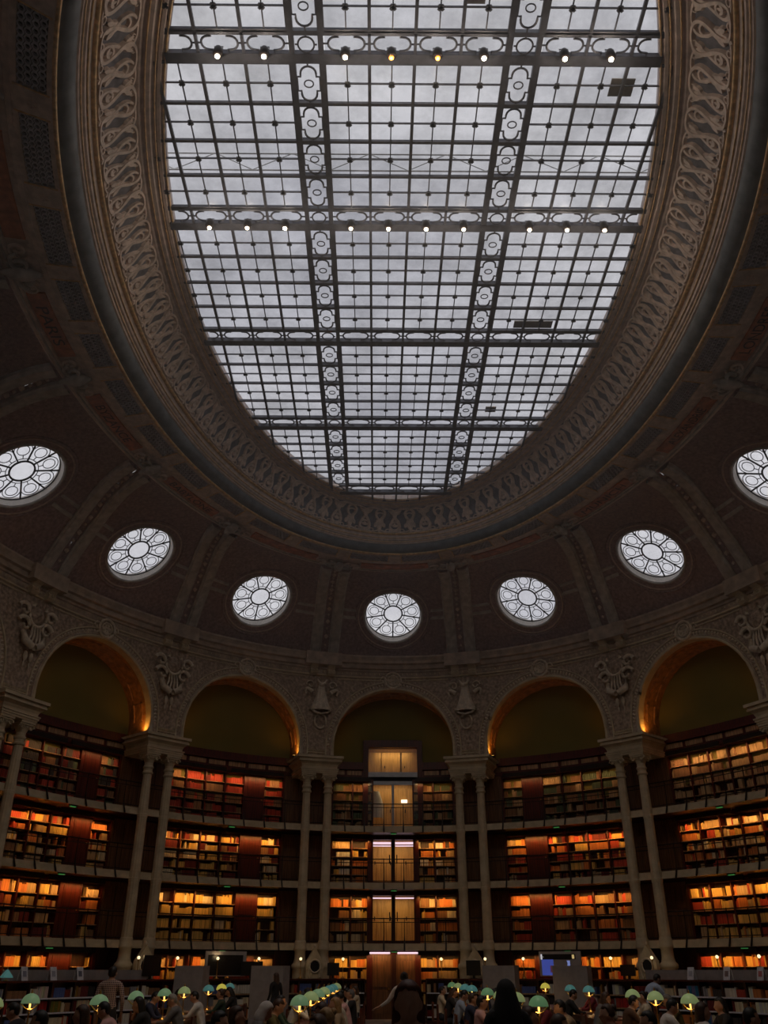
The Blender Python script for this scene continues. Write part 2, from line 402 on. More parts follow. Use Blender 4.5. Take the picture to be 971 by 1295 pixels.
# cove panels pierced by round windows
OR = 1.25                                   # radius of a round window
def cove_frame(k):
    s, hw = BAYS[k]; t = t_of(s) if k != 8 else pi
    if k == 0: t = 0
    p0 = Vector(CV(t, 5.1)); p1 = Vector(CV(t, 6.8)); vdir = (p0-p1).normalized()          # up the cove
    u = (Vector(CV(t+.01, 5.9))-Vector(CV(t-.01, 5.9))).normalized(); u = (u-vdir*u.dot(vdir)).normalized()
    n = u.cross(vdir)                                                               # towards / away from the room
    if n.dot(Vector((XC, YC, 10))-p0) > 0: n = -n
    return (p0+p1)/2, u, vdir, n, t
CVT = [(3.2+.01*0, 0)]
def cove_patch(k):
    c, u, v, n, t = cove_frame(k); s, hw = BAYS[k]; ta, tb = t_of(s-hw), t_of(s+hw)
    if tb < ta: tb += 2*pi
    if k == 8: ta, tb = TE[-1]*pi/180, 2*pi-TE[-1]*pi/180
    N = 64
    # hole boundary found in surface parameters
    def surf(a, r): return Vector(CV(a, r))
    L = (surf(t+.02, 5.85)-surf(t-.02, 5.85)).length/.04
    def hole(an, rad):
        a, r = t+rad*cos(an)/L, 5.95-rad*sin(an)*.8
        for _ in range(6):
            d = surf(a, r)-c; x, y = d.dot(u), d.dot(v); ex, ey = rad*cos(an)-x, rad*sin(an)-y
            a += ex/L; r -= ey*.8
        return a, r
    mb = MB(); rows = [[] for _ in range(7)]; rim = []
    for j in range(N):
        an = 2*pi*(j+.5)/N
        ha, hr = hole(an, OR+.02); rim.append(surf(ha, hr))
        # matching point on the patch outline
        dx, dy = cos(an), sin(an); ea = (tb-t) if dx > 0 else (t-ta); er = (5.95-3.2) if dy > 0 else (7.38-5.95)
        ux, uy = dx/(ea*L), dy/(er*1.25); mxx = max(abs(ux), abs(uy)); bx, by = ux/mxx, uy/mxx
        oa, orr = t+bx*ea, 5.95-by*er
        for q in range(7):
            f = (q/6)**1.4; rows[q].append(surf(lerp(ha, oa, f), lerp(hr, orr, f)))
    mb.grid(rows, closed=True)
    # corners
    for ca, cr_, sel in ((tb, 3.2, 0), (ta, 3.2, 1), (ta, 7.38, 2), (tb, 7.38, 3)):
        cp = surf(ca, cr_); idx = min(range(N), key=lambda j: (rows[6][j]-cp).length)
        js = sorted(range(N), key=lambda j: (rows[6][j]-cp).length)[:2]
        mb.face([rows[6][js[0]], rows[6][js[1]], cp])
    mb.build('vault_panel', M_MOSAIC, ceil, True)
    # window recess
    off = .3; cw = c+n*off
    mb = MB(); out = [cw+u*OR*cos(2*pi*(j+.5)/N)+v*OR*sin(2*pi*(j+.5)/N) for j in range(N)]
    mb.grid([rim, out, [p+n*.1 for p in out]], closed=True); mb.build('window_reveal', M_REVEAL, ceil)
    # concentric frame on the cove
    for rad, wd, mm in ((OR+.08, .05, M_RIB), (OR+.34, .035, M_RING), (OR+.46, .05, M_MOSAIC)):
        mb = MB(); mb.tube([surf(*hole(2*pi*j/N, rad)) for j in range(N)], wd, 6, closed=True); mb.build('window_surround', mm, ceil, True)
    return cw, u, v, n
M_REVEAL = mat('pale_reveal', (.85, .79, .71, 1), .6, var=.12)
cw_ = {}
for k in range(-7, 9):
    cw, u, v, n = cove_patch(k); cw_[k] = (cw, u, v, n)
# paired ribs on the piers, bars tying them to the windows, bead strings
for pk, s in PIER.items():
    t = t_of(s)
    for sg in (-1, 1):
        mb = MB(); rows = []
        for j in range(15):
            r = lerp(7.36, 3.3, j/14); L = (Vector(CV(t+.01, r))-Vector(CV(t-.01, r))).length/.02; a = t+sg*.42/L
            q = [(-.25, 0), (-.25, -.12), (-.2, -.15), (-.17, -.22), (.17, -.22), (.2, -.15), (.25, -.12), (.25, 0)]
            rows.append([CV(a+x/L, r-dz*-.45, dz) for x, dz in q])
        mb.grid(rows); mb.build('vault_rib', M_RIB, ceil)
    mb = MB()
    for j in range(15):
        r = lerp(7.1, 3.6, j/14); p = CV(t, r, -.06); rr = .1 if j % 2 else .06
        rows = [[(p[0]+rr*sin(f)*cos(g), p[1]+rr*sin(f)*sin(g), p[2]+rr*cos(f)) for g in (0, pi/3, 2*pi/3, pi, 4*pi/3, 5*pi/3)] for f in (.3, pi/2, pi-.3)]
        mb.grid(rows, closed=True); mb.face(rows[2])
    mb.build('bead_string', M_SCROLL, ceil, kind='stuff')
    # carved cluster where ribs meet the grille band
    mb = MB()
    for sg in (-1, 1):
        L = (Vector(CV(t+.01, 3.4))-Vector(CV(t-.01, 3.4))).length/.02; sp = []
        for j in range(16):
            an = j*.5; rr = .3*(1-j/20); sp.append(R(t+sg*(.32+rr*cos(an))/L, 2.8+rr*sin(an)*.8, 15.1))
        mb.tube(sp, .06, 6)
    mb.tube([R(t, r, 15.05) for r in (2.4, 2.6, 2.8, 3.0, 3.25)], [.05, .16, .2, .15, .05], 8)
    mb.build('carved_cluster', M_RIB, ceil, True)
for k in range(-7, 9):
    s, hw = BAYS[k]
    t = 0 if k == 0 else (pi if k == 8 else t_of(s))
    for sg in (-1, 1):
        for dv in (0, .32):
            mb = MB(); r = 5.95-.12+dv; L = (Vector(CV(t+.01, r))-Vector(CV(t-.01, r))).length/.02
            x0, x1 = OR+.45, (hw*.93 if k != 8 else 2.8)-.62
            mb.box(0, 1, -.035, .035, -.06, .02, lambda x, y, z: CV(t+sg*(x0+(x1-x0)*x)/L, r+y, z), 3); mb.build('tie_bar', M_RIB, ceil)

# ------------------------------------------------------------ round windows
def oculus(k, idx):
    cw, u, v, n = cw_[k]
    P = lambda x, y, z=0: tuple(cw+u*x+v*y+n*z)
    names = {0: 'middle', -1: 'first left of the middle', 1: 'first right of the middle', -2: 'second left of the middle', 2: 'second right of the middle', -3: 'third left of the middle', 3: 'third right of the middle'}
    w_ = thing('window_%d' % idx, tuple(cw), 'round window of nine leaded petals in the cove, '+names.get(k, 'behind the viewpoint, number %d' % k), kind='structure')
    rc = OR*.33
    mb = MB(); mb.face([P(rc*cos(2*pi*j/32), rc*sin(2*pi*j/32), .03) for j in range(32)]); mb.build('pane', M_OGLASS, w_)
    a0 = -pi/2
    for q in range(9):
        a, b = a0+2*pi*q/9, a0+2*pi*(q+1)/9; mb = MB()
        mb.grid([[P(rr*cos(lerp(a, b, j/6)), rr*sin(lerp(a, b, j/6)), .03) for j in range(7)] for rr in (rc, (OR+rc)/2, OR)]); mb.build('pane', M_OGLASS, w_)
        mb = MB(); mb.tube([P(rc*cos(a), rc*sin(a)), P(OR*cos(a), OR*sin(a))], .03, 6); mb.build('spoke', M_LEAD, w_)
        m = (a+b)/2; rcx = OR*.7; ring = MB(); cx, cy = rcx*cos(m), rcx*sin(m)
        ring.tube([P(cx+.2*cos(2*pi*j/18), cy+.2*sin(2*pi*j/18)) for j in range(18)], .015, 5, closed=True)
        ring.tube([P(cx+.3*cos(m+2.2*(j/14-.5)*2), cy+.3*sin(m+2.2*(j/14-.5)*2)) for j in range(15)], .015, 5)
        ring.tube([P((rcx-.2)*cos(m), (rcx-.2)*sin(m)), P(OR*.42*cos(m), OR*.42*sin(m))], .015, 5)
        ring.tube([P(OR*.42*cos(lerp(a, b, .1+.8*j/6)), OR*.42*sin(lerp(a, b, .1+.8*j/6))) for j in range(7)], .015, 5)
        ring.build('petal_tracery', M_LEAD, w_)
    mb = MB(); mb.tube([P(rc*cos(2*pi*j/40), rc*sin(2*pi*j/40)) for j in range(40)], .034, 6, closed=True); mb.build('hub_ring', M_LEAD, w_)
    mb = MB(); mb.tube([P(OR*cos(2*pi*j/64), OR*sin(2*pi*j/64)) for j in range(64)], .03, 6, closed=True); mb.build('rim', M_LEAD, w_)
wi = 30
for k in (0, -1, 1, -2, 2, -3, 3, -4, 4, -5, 5, -6, 6, -7, 7, 8): oculus(k, wi); wi += 1

# ------------------------------------------------------------ GLASS ROOF
ZG = 17.0+HC
YB = [6.42, 11.13, 15.77, 20.43, 25.08, 29.76]          # cross beams
XG = [-1.53, 3.03]                                       # long girders
GH, BH = .36, .355                                       # half widths
def inell(x, y, m=0): return ((x-XC)/(6.09+m))**2+((y-YC)/(12.68+m))**2 < 1
cells_x = [(-1.53-GH-.96*4, -1.53-GH, 4, -1), (-1.53+GH, 3.03-GH, 4, 0), (3.03+GH, 3.03+GH+.96*4, 4, 1)]
rows_y = [(1.8, YB[0]-BH)]+[(YB[i]+BH, YB[i+1]-BH) for i in range(5)]+[(YB[5]+BH, YB[5]+BH+.99)]
def quad(w_, h_):
    mb = MB(); mb.face([(-w_/2, -h_/2, 0), (-w_/2, h_/2, 0), (w_/2, h_/2, 0), (w_/2, -h_/2, 0)]); return mb.mesh('pane', M_GLASS)
ros = MB()
for a in range(4):
    an = a*pi/2+pi/4; ros.box(-.035, .075, -.03, .03, -.03, .0, lambda x, y, z, an=an: (x*cos(an)-y*sin(an), x*sin(an)+y*cos(an), z))
wi = 1
bn = {-1: 'left', 0: 'middle', 1: 'right'}
for (x0, x1, nx, side) in cells_x:
    for ri, (y0, y1) in enumerate(rows_y):
        ny = 1 if ri == 6 else 4
        cw2, ch = (x1-x0)/nx, (y1-y0)/ny
        live = [(i, j) for i in range(nx) for j in range(ny) if any(inell(x0+(i+a)*cw2, y0+(j+b)*ch, .35) for a in (0, .5, 1) for b in (0, .5, 1))]
        if not live: continue
        w_ = thing('window_%d' % wi, ((x0+x1)/2, (y0+y1)/2, ZG), 'glass roof bay of square panes, %s column, %s row from the near end' % (bn[side], ['first', 'second', 'third', 'fourth', 'fifth', 'sixth', 'seventh'][ri]), kind='structure'); wi += 1
        cx0, cy0 = (x0+x1)/2, (y0+y1)/2
        me = quad(cw2/2, ch/2)
        lx = [i for i, j in live]; ly = [j for i, j in live]
        ax0, ax1, ay0, ay1 = x0+min(lx)*cw2, x0+(max(lx)+1)*cw2, y0+min(ly)*ch, y0+(max(ly)+1)*ch
        for i, j in live:
            for a in (0, 1):
                for b in (0, 1):
                    inst('pane', me, w_, (x0+(i+.25+.5*a)*cw2-cx0, y0+(j+.25+.5*b)*ch-cy0, .012+.01*random.random()))
        for i in range(min(lx), max(lx)+2):
            mb = MB(); x = x0+i*cw2; mb.box(x-.035, x+.035, ay0-.02, ay1+.02, ZG-.025, ZG+.05); mb.build('glazing_bar', M_IRON, w_)
            if i <= max(lx):
                mb = MB(); x += cw2/2; mb.box(x-.013, x+.013, ay0, ay1, ZG-.005, ZG+.04); mb.build('thin_glazing_bar', M_IRON, w_)
        for j in range(min(ly), max(ly)+2):
            mb = MB(); y = y0+j*ch; mb.box(ax0, ax1, y-.035, y+.035, ZG-.02, ZG+.05); mb.build('glazing_bar', M_IRON, w_)
            if j <= max(ly):
                mb = MB(); y += ch/2; mb.box(ax0, ax1, y-.013, y+.013, ZG-.002, ZG+.04); mb.build('thin_glazing_bar', M_IRON, w_)
        rm = MB()
        for i, j in live:
            o = (x0+(i+.5)*cw2, y0+(j+.5)*ch, ZG+.0); b0 = len(rm.v)
            rm.v += [(p[0]+o[0], p[1]+o[1], p[2]+o[2]) for p in ros.v]; rm.f += [tuple(q+b0 for q in f) for f in ros.f]; rm.m += ros.m
        rm.build('iron_rosettes', M_IRON, w_, kind='stuff')
# girders and cross beams: dark flanges, a glazed strip with wrought ornament between
def stad(lx, ly, horiz=False):
    r = ly*.34; a = lx*.24; st = ly*.5; h = lx*.17       # rounded ends along x, stepped sides
    P = []
    for k in range(9): an = -pi/2+pi*k/8; P.append((a+r*cos(an)*1.0, r*sin(an)))
    P += [(h, r), (h, st), (-h, st), (-h, r)]
    for k in range(9): an = pi/2+pi*k/8; P.append((-a+r*cos(an), r*sin(an)))
    P += [(-h, -r), (-h, -st), (h, -st), (h, -r)]
    return P
def ornament(lx, ly, cross, name, small=True):
    mb = MB(); f = (lambda x, y: (y, x, 0)) if cross else (lambda x, y: (x, y, 0))
    P = stad(lx, ly); mb.tube([f(*p) for p in P], .025, 5, closed=True, up=(0, 0, 1))
    if small: mb.tube([f(ly*.17*cos(2*pi*k/14), ly*.2*sin(2*pi*k/14)) for k in range(14)], .016, 5, closed=True, up=(0, 0, 1))
    e2 = lx*.24+ly*.36
    for sg in (-1, 1): mb.tube([f(sg*e2, 0), f(sg*lx*.5, 0)], .02, 5)
    return mb.mesh(name, M_IRON)
def ringorn(r):
    mb = MB(); mb.tube([(r*cos(2*pi*k/20), r*sin(2*pi*k/20), 0) for k in range(20)], .021, 5, closed=True, up=(0, 0, 1))
    for k in range(4): mb.tube([(r*cos(k*pi/2), r*sin(k*pi/2), 0), (1.35*r*cos(k*pi/2), 1.35*r*sin(k*pi/2), 0)], .018, 5)
    return mb.mesh('roundel', M_IRON)
ME_RING = ringorn(.17)
ystart, yend = 5.75, 30.1
for gi, x in enumerate(XG):
    g = thing('skylight_girder', (x, ystart, ZG), 'long dark iron girder with glazed strip of stadium rings, %s of the two' % ('left', 'right')[gi], 'girder')
    for sg in (-1, 1):
        mb = MB(); xx = x+sg*(GH-.055); mb.box(xx-.055, xx+.055, ystart, yend, ZG-.03, ZG+.1); mb.build('flange', M_IRON, g)
    for ri, (y0, y1) in enumerate(rows_y):
        y0 = max(y0, ystart); y1 = min(y1, yend); n = max(1, round((y1-y0)/.99)); ch = (y1-y0)/n
        me = ornament(ch, .5, True, 'stadium_ornament'); pm = quad(.5, ch-.08)
        for j in range(n):
            y = y0+(j+.5)*ch
            inst('stadium_ornament', me, g, (0, y-ystart, 0)); inst('pane', pm, g, (0, y-ystart, .03))
            if j: 
                mb = MB(); mb.box(x-.25, x+.25, y-ch/2-.05, y-ch/2+.05, ZG-.04, ZG+.09); mb.build('cross_bar', M_IRON, g)
    for y in YB:
        inst('roundel', ME_RING, g, (0, y-ystart-.05, 0)); inst('pane', quad(.5, .5), g, (0, y-ystart, .03))
bulbm = mat('spot_bulb', (1, .9, .7, 1), .3, emit=(1, .88, .68, 1), estr=3.5)
bulbo = mat('spot_bulb_warm', (.5, .2, .03, 1), .3, emit=(1, .3, .03, 1), estr=1.25)
spots = MB(); spots.lathe([(.04, .1), (.08, .06), (.1, -.02), (.105, -.14), (.07, -.19)], 12)
ME_SPOT = spots.mesh('spot_body', M_DARKIRON, smooth=True)
lm = MB(); lm.lathe([(.055, -.19), (.05, -.215), (.02, -.23)], 12); ME_LENS = lm.mesh('lens', bulbm); ME_LENSO = lm.mesh('lens', bulbo)
yk = MB(); yk.tube([(-.09, 0, -.02), (-.09, 0, .12), (.09, 0, .12), (.09, 0, -.02)], .012, 5); ME_YOKE = yk.mesh('yoke', M_IRON)
def half(y): return 6.09*sqrt(max(0, 1-((y-YC)/12.68)**2))
SPOT_W = 80; RING_FILL_W = 10
segs = [('left', None), ('middle', None), ('right', None)]
SPOTX = {1: None, 2: None}
for bi, y in enumerate(YB):
    hb = half(y)+.1; xl, xr = XC-hb, XC+hb
    g = thing('skylight_beam', (XC, y, ZG), 'dark iron cross beam of the glass roof with a strip of oval rings, %s from the near end' % ['first', 'second', 'third', 'fourth', 'fifth', 'sixth'][bi], 'beam')
    mb = MB(); mb.box(xl, xr, y-BH, y-BH+.1, ZG-.02, ZG+.1); mb.build('flange', M_IRON, g)
    mb = MB(); mb.box(xl, xr, y+BH-.22, y+BH, ZG-.04, ZG+.1); mb.build('flange', M_IRON, g)
    runs = [(XG[0]-GH, -1, .96, max(1, math.ceil((XG[0]-GH-xl)/.96))), (XG[0]+GH, 1, (XG[1]-XG[0]-2*GH)/4, 4), (XG[1]+GH, 1, .96, max(1, math.ceil((xr-XG[1]-GH)/.96)))]
    for (xs, sg, cwid, n) in runs:
        me = ornament(cwid, .44, False, 'oval_ornament', False); pm = quad(cwid-.05, .42)
        for j in range(n):
            x = xs+sg*(j+.5)*cwid
            inst('oval_ornament', me, g, (x-XC, -.06, .02)); inst('pane', pm, g, (x-XC, -.06, .04))
            mb = MB(); xe = xs+sg*(j+1)*cwid; mb.box(xe-.03, xe+.03, y-BH+.05, y+BH-.1, ZG-.02, ZG+.08); mb.build('cross_bar', M_IRON, g)
            if bi in (1, 2) and abs(x-XC) < half(y)-.15:
                sx = x-.02
                place = '%s on the %s beam' % (['first', 'second', 'third', 'fourth', 'fifth', 'sixth', 'seventh', 'eighth', 'ninth', 'tenth', 'eleventh', 'twelfth', 'thirteenth', 'fourteenth'][min(13, max(0, int((x-XC+6.2)/.97)))], 'nearer' if bi == 1 else 'farther')
                hot = bi == 1 and abs(x-XC) < 1.1 and x < XC+.6
                sp = thing('spotlight', (sx, y, ZG-.14), '%s glowing spotlight under the glass roof, %s, counting from the left' % ('orange' if hot else 'white', place), 'spotlight', 'spotlights under the glass roof')
                inst('spot_body', ME_SPOT, sp); inst('lens', ME_LENSO if hot else ME_LENS, sp); inst('yoke', ME_YOKE, sp)
                light('spot_light', 'SPOT', (sx, y, ZG-.37), SPOT_W, (1, .78, .5), sp, size=.06, direction=((x-XC)*.9, 3 if bi == 1 else 7, -9), spot=radians(100), blend=.8)
                light('ring_fill_light', 'POINT', (sx, y, ZG-.42), RING_FILL_W, (1, .84, .68), sp, size=.06).data.specular_factor = 0  # added fill lamp brightening the ceiling ring, beside the real spotlight
# boards lying on the glass, steel trusses of the outer roof
M_BOARD = mat('brown_board', (.5, .43, .35, 1), .8, var=.15)
for (x, y, sx, sy, lab) in ((1.93, 10.0, .38, .55, 'brown square board lying on the roof glass beside the right girder, nearest'), (5.33, 12.1, .52, .42, 'brown square board lying on the roof glass by the right rim'), (4.65, 19.93, 1.15, .3, 'long brown board lying on the roof glass above the third beam'), (3.9, 24.35, .36, .3, 'small brown board lying on the roof glass near the far right rim')):
    mb = MB(); mb.box(x-sx/2, x+sx/2, y-sy/2, y+sy/2, ZG+.12, ZG+.15); mb.build('board', M_BOARD, label=lab, cat='board')
M_TRUSS = mat('outer_roof_steel', (.75, .74, .7, 1), .6, var=.2)
for i, y in enumerate(YB[:3]):
    tr = thing('roof_truss', (XC, y-1.0, ZG+.6), 'pale steel roof truss above the glass, %s from the near end' % ['first', 'second', 'third', 'fourth', 'fifth', 'sixth'][i], 'truss')
    hb = half(y)+.8
    for dz in (0, .6):
        mb = MB(); mb.box(XC-hb, XC+hb, y-1.015, y-.985, ZG+.6+dz, ZG+.62+dz); mb.build('chord', M_TRUSS, tr)
    mb = MB(); n = int(hb*2/.95)
    for j in range(n):
        xa, xb = XC-hb+j*2*hb/n, XC-hb+(j+1)*2*hb/n; za, zb = (ZG+.62, ZG+1.22) if j % 2 else (ZG+1.22, ZG+.62)
        mb.tube([(xa, y-1, za), (xb, y-1, zb)], .015, 4)
    mb.build('web_members', M_TRUSS, tr)

M_CART = mat('carved_stone', (.72, .6, .46, 1), .6, var=.25, scale=6, bump=.1)
# ------------------------------------------------------------ ARCADE
Z_IMP, Z_SPR, AR = 9.8, 10.28, 2.62        # impost top, arch springing, arch radius
Z_TOP = 13.55
DBACK = 1.45                               # depth of the galleries behind the arcade face
WALLS = {'far': thing('wall_far', W(0, 0, 0), 'painted plaster arcade across the far end above the book galleries', kind='structure'),
         'left': thing('wall_left', W(SE[7-4], 0, 0), 'painted plaster arcade along the left side of the oval room', kind='structure'),
         'right': thing('wall_right', W(SE[7+5], 0, 0), 'painted plaster arcade along the right side of the oval room', kind='structure'),
         'back': thing('wall_back', W(PER/2, 0, 0), 'painted plaster arcade behind the viewpoint', kind='structure')}
def wall_of(k): return WALLS['far' if abs(k) <= 1 else 'back' if abs(k) > 5 else 'left' if k < 0 else 'right']
BNAME = {0: 'middle arch', -1: 'first arch left of the middle', 1: 'first arch right of the middle', -2: 'second arch left of the middle', 2: 'second arch right of the middle', -3: 'third arch left of the middle', 3: 'third arch right of the middle'}
def zarch(u, r=AR): return Z_SPR+sqrt(max(0, r*r-u*u)) if abs(u) < r else None
for k in range(-7, 9):
    s, hw = BAYS[k]; p = wall_of(k); full = k in VIS
    P = lambda u, d, z, s=s: W(s+u, d, z)
    mb = MB(); us = [-hw, -(hw+AR)/2]+[-AR*cos(pi*j/36) for j in range(37)]+[(hw+AR)/2, hw]
    rows = []
    for u in us:
        zb = Z_SPR+sqrt(max(0, AR*AR-u*u)) if abs(u) <= AR else Z_IMP
        rows.append([P(u, 0, zb), P(u, 0, lerp(zb, Z_TOP, .5)), P(u, 0, Z_TOP)])
    i0 = 0
    mb.grid(rows[:3]); mb.grid(rows[2:39]); mb.grid(rows[38:])
    for sg in (-1, 1): mb.face([P(sg*AR, 0, Z_IMP), P(sg*AR, 0, Z_SPR), P(sg*hw, 0, Z_SPR), P(sg*hw, 0, Z_IMP)])
    mb.build('spandrel', M_RELIEF if abs(k) < 5 else M_PLASTER, p)
    # reveal of the arch, back to the lunette
    prof = [(-AR, Z_IMP)]+[(-AR*cos(pi*j/36), Z_SPR+AR*sin(pi*j/36)) for j in range(37)]+[(AR, Z_IMP)]
    mb = MB(); mb.grid([[P(u, d, z) for d in (0, .3)] for u, z in prof]); mb.build('arch_edge', M_STONE, p, True)
    mb = MB(); mb.grid([[P(u, d, z) for d in (.3, 1.0, DBACK+.4)] for u, z in prof]); mb.build('soffit', M_SOFFIT, p, True)
    if full:                                # recessed coffers around the reveal
        for j in range(9):
            a, b = pi*(j+.12)/9, pi*(j+.88)/9; mb = MB()
            fr = [[P(-(AR-dd)*cos(q), d, Z_SPR+(AR-dd)*sin(q)) for d, dd in ((.48, .0), (.48, .05), (.58, .05), (.6, .015), (1.0, .015), (1.02, .05), (1.12, .05), (1.12, 0))] for q in [a+(b-a)*x/4 for x in range(5)]]
            mb.grid(fr); mb.build('coffer', M_SOFFIT, p)
    mb = MB()
    if k == 0:
        for a, b, z0, z1 in ((-hw, -1.1, 8, Z_TOP), (1.1, hw, 8, Z_TOP), (-1.1, 1.1, 10.7, Z_TOP)): mb.grid([[P(lerp(a, b, j/8), DBACK, z0) for j in range(9)], [P(lerp(a, b, j/8), DBACK, z1) for j in range(9)]])
    else: mb.grid([[P(u, DBACK, 8.0) for u in us], [P(u, DBACK, Z_TOP) for u in us]])
    mb.build('lunette', M_LUNETTE, p)
    # archivolt: outer roll, inner roll, leaf row between them
    def arc(r, d, n=40, zb=Z_IMP+.12): return [P(-r, d, zb)]+[P(-r*cos(pi*j/n), d, Z_SPR+r*sin(pi*j/n)) for j in range(n+1)]+[P(r, d, zb)]
    for r, rad, m in ((AR+.05, .06, M_STONE), (AR+.13, .03, M_PLASTER), (AR+.36, .035, M_STONE)):
        mb = MB(); mb.tube(arc(min(r, hw-.1), -.02), rad, 6); mb.build('archivolt_roll', m, p, True)
    if full:
        mb = MB(); rr = AR+.245; n = 64
        for j in range(n):
            a = pi*(j+.5)/n; c = (-rr*cos(a), Z_SPR+rr*sin(a)); tx, tz = sin(a), cos(a); ox, oz = -cos(a), sin(a)
            f = lambda e, o, d: P(c[0]+tx*e+ox*o, d, c[1]+tz*e+oz*o)
            top = f(0, 0, -.07)
            q = [f(-.055, -.04, 0), f(-.02, .075, 0), f(.055, .05, 0), f(.03, -.08, 0)]
            for x in range(4): mb.face([q[x], q[(x+1) % 4], top])
        mb.build('leaf_row', M_CART, p, kind='stuff')
        # medallion over the crown
        zc = Z_SPR+AR+.42
        md = MB(); md.tube([P(.36*cos(2*pi*j/24), -.1, zc+.36*sin(2*pi*j/24)) for j in range(24)], .055, 6, closed=True)
        md.tube([P(.23*cos(2*pi*j/20), -.1, zc+.23*sin(2*pi*j/20)) for j in range(20)], .03, 6, closed=True)
        md.face([P(.34*cos(2*pi*j/20), -.03, zc+.34*sin(2*pi*j/20)) for j in range(20)])
        for sg in (-1, 1):
            md.tube([P(sg*(.42+.16*cos(j*.6)*(1-j/14)), -.05, zc+.02+.2*sin(j*.6)*(1-j/14)) for j in range(12)], .035, 5)
        for j in range(6):
            a = j*pi/3; md.face([P(.05*cos(a-.6), -.07, zc+.05*sin(a-.6)), P(.19*cos(a-.25), -.1, zc+.19*sin(a-.25)), P(.19*cos(a+.25), -.1, zc+.19*sin(a+.25)), P(.05*cos(a+.6), -.07, zc+.05*sin(a+.6))])
        md.build('medallion', M_CART, p)
        # raised border and leaf band under the cornice
        mb = MB(); mb.tube([P(u, -.02, 13.33) for u in [-hw+.75+(2*hw-1.5)*j/16 for j in range(17)]], .03, 5); mb.build('border_roll', M_STONE, p)
        # spandrel field border: narrow foot panel
        for sg in (-1, 1):
            mb = MB(); e = hw-AR
            mb.tube([P(sg*(AR+.36), -.02, Z_IMP+.2), P(sg*hw, -.02, Z_IMP+.2)], .03, 5); mb.build('border_roll', M_STONE, p)
            mb = MB(); e0 = AR+.36
            for j in range(7):
                u = sg*lerp(e0, hw, (j+.5)/7); mb.face([P(u-.04, 0, Z_IMP+.24), P(u+.04, 0, Z_IMP+.24), P(u, -.06, Z_IMP+.3)]); mb.face([P(u-.04, 0, Z_IMP+.24), P(u, -.06, Z_IMP+.3), P(u-.05, 0, Z_IMP+.36)]); mb.face([P(u+.04, 0, Z_IMP+.24), P(u+.05, 0, Z_IMP+.36), P(u, -.06, Z_IMP+.3)])
            mb.build('leaf_row', M_STONE, p, kind='stuff')
# cornice between arcade and cove
trim = thing('trim_1', W(0, 0, 13.4), 'moulded stone cornice running round the oval above the arches', kind='structure')
def sweepW(name, prof, m, n=NTS, parent=None, closed=False, smooth=False):
    mb = MB(); mb.grid([[W(PER*(k/n-.5), d, z) for d, z in prof] for k in range(n+1)], closed=closed); return mb.build(name, m, parent, smooth)
sweepW('frieze_roll', [(0, 13.42), (-.06, 13.44), (-.06, 13.5), (0, 13.52)], M_STONE, parent=trim)
sweepW('bed_mould', [(0, 13.5), (-.03, 13.56), (-.05, 13.66), (-.06, 13.7), (-.12, 13.72), (-.12, 13.8)], M_PLASTER, parent=trim)
sweepW('corona', [(-.12, 13.8), (-.24, 13.83), (-.26, 13.93), (-.2, 13.95), (-.22, 14.02), (-.34, 14.06), (-.36, 14.16), (-.3, 14.18), (-.34, 14.26), (-.38, 14.33), (-.38, 14.4), (.1, 14.42)], M_PLASTER, parent=trim)
mb = MB(); nb = 520
for j in range(nb):
    s = PER*(j/nb-.5); a, b, c = W(s-.05, -.07, 13.64), W(s+.05, -.07, 13.64), W(s, -.11, 13.6)
    mb.face([W(s-.055, -.05, 13.6), W(s, -.1, 13.57), W(s+.055, -.05, 13.6), W(s, -.1, 13.67)])
mb.build('dentils', M_STONE, trim, kind='stuff')
for pk, s in PIER.items():
    mb = MB(); mb.box(-.85, .85, -.5, -.1, 13.83, 14.4, lambda x, y, z: W(s+x, y, z), 3); mb.build('cornice_block', M_PLASTER, trim)
    for sg in (-1, 1):
        mb = MB(); f = lambda x, y, z: W(s+sg*.4+x, y, z)
        pr = [(0, 13.42), (-.16, 13.42), (-.26, 13.5), (-.28, 13.6), (-.22, 13.68), (-.3, 13.76), (-.44, 13.83), (0, 13.83)]
        mb.grid([[f(x, d, z) for d, z in pr] for x in (-.17, .17)], closed=True); mb.face([f(-.17, d, z) for d, z in pr]); mb.face([f(.17, d, z) for d, z in reversed(pr)])
        mb.tube([f(.09*cos(j*.5)*(1-j/16), -.3, 13.58+.09*sin(j*.5)*(1-j/16)) for j in range(13)], .022, 5)
        mb.build('console', M_STONE, trim)
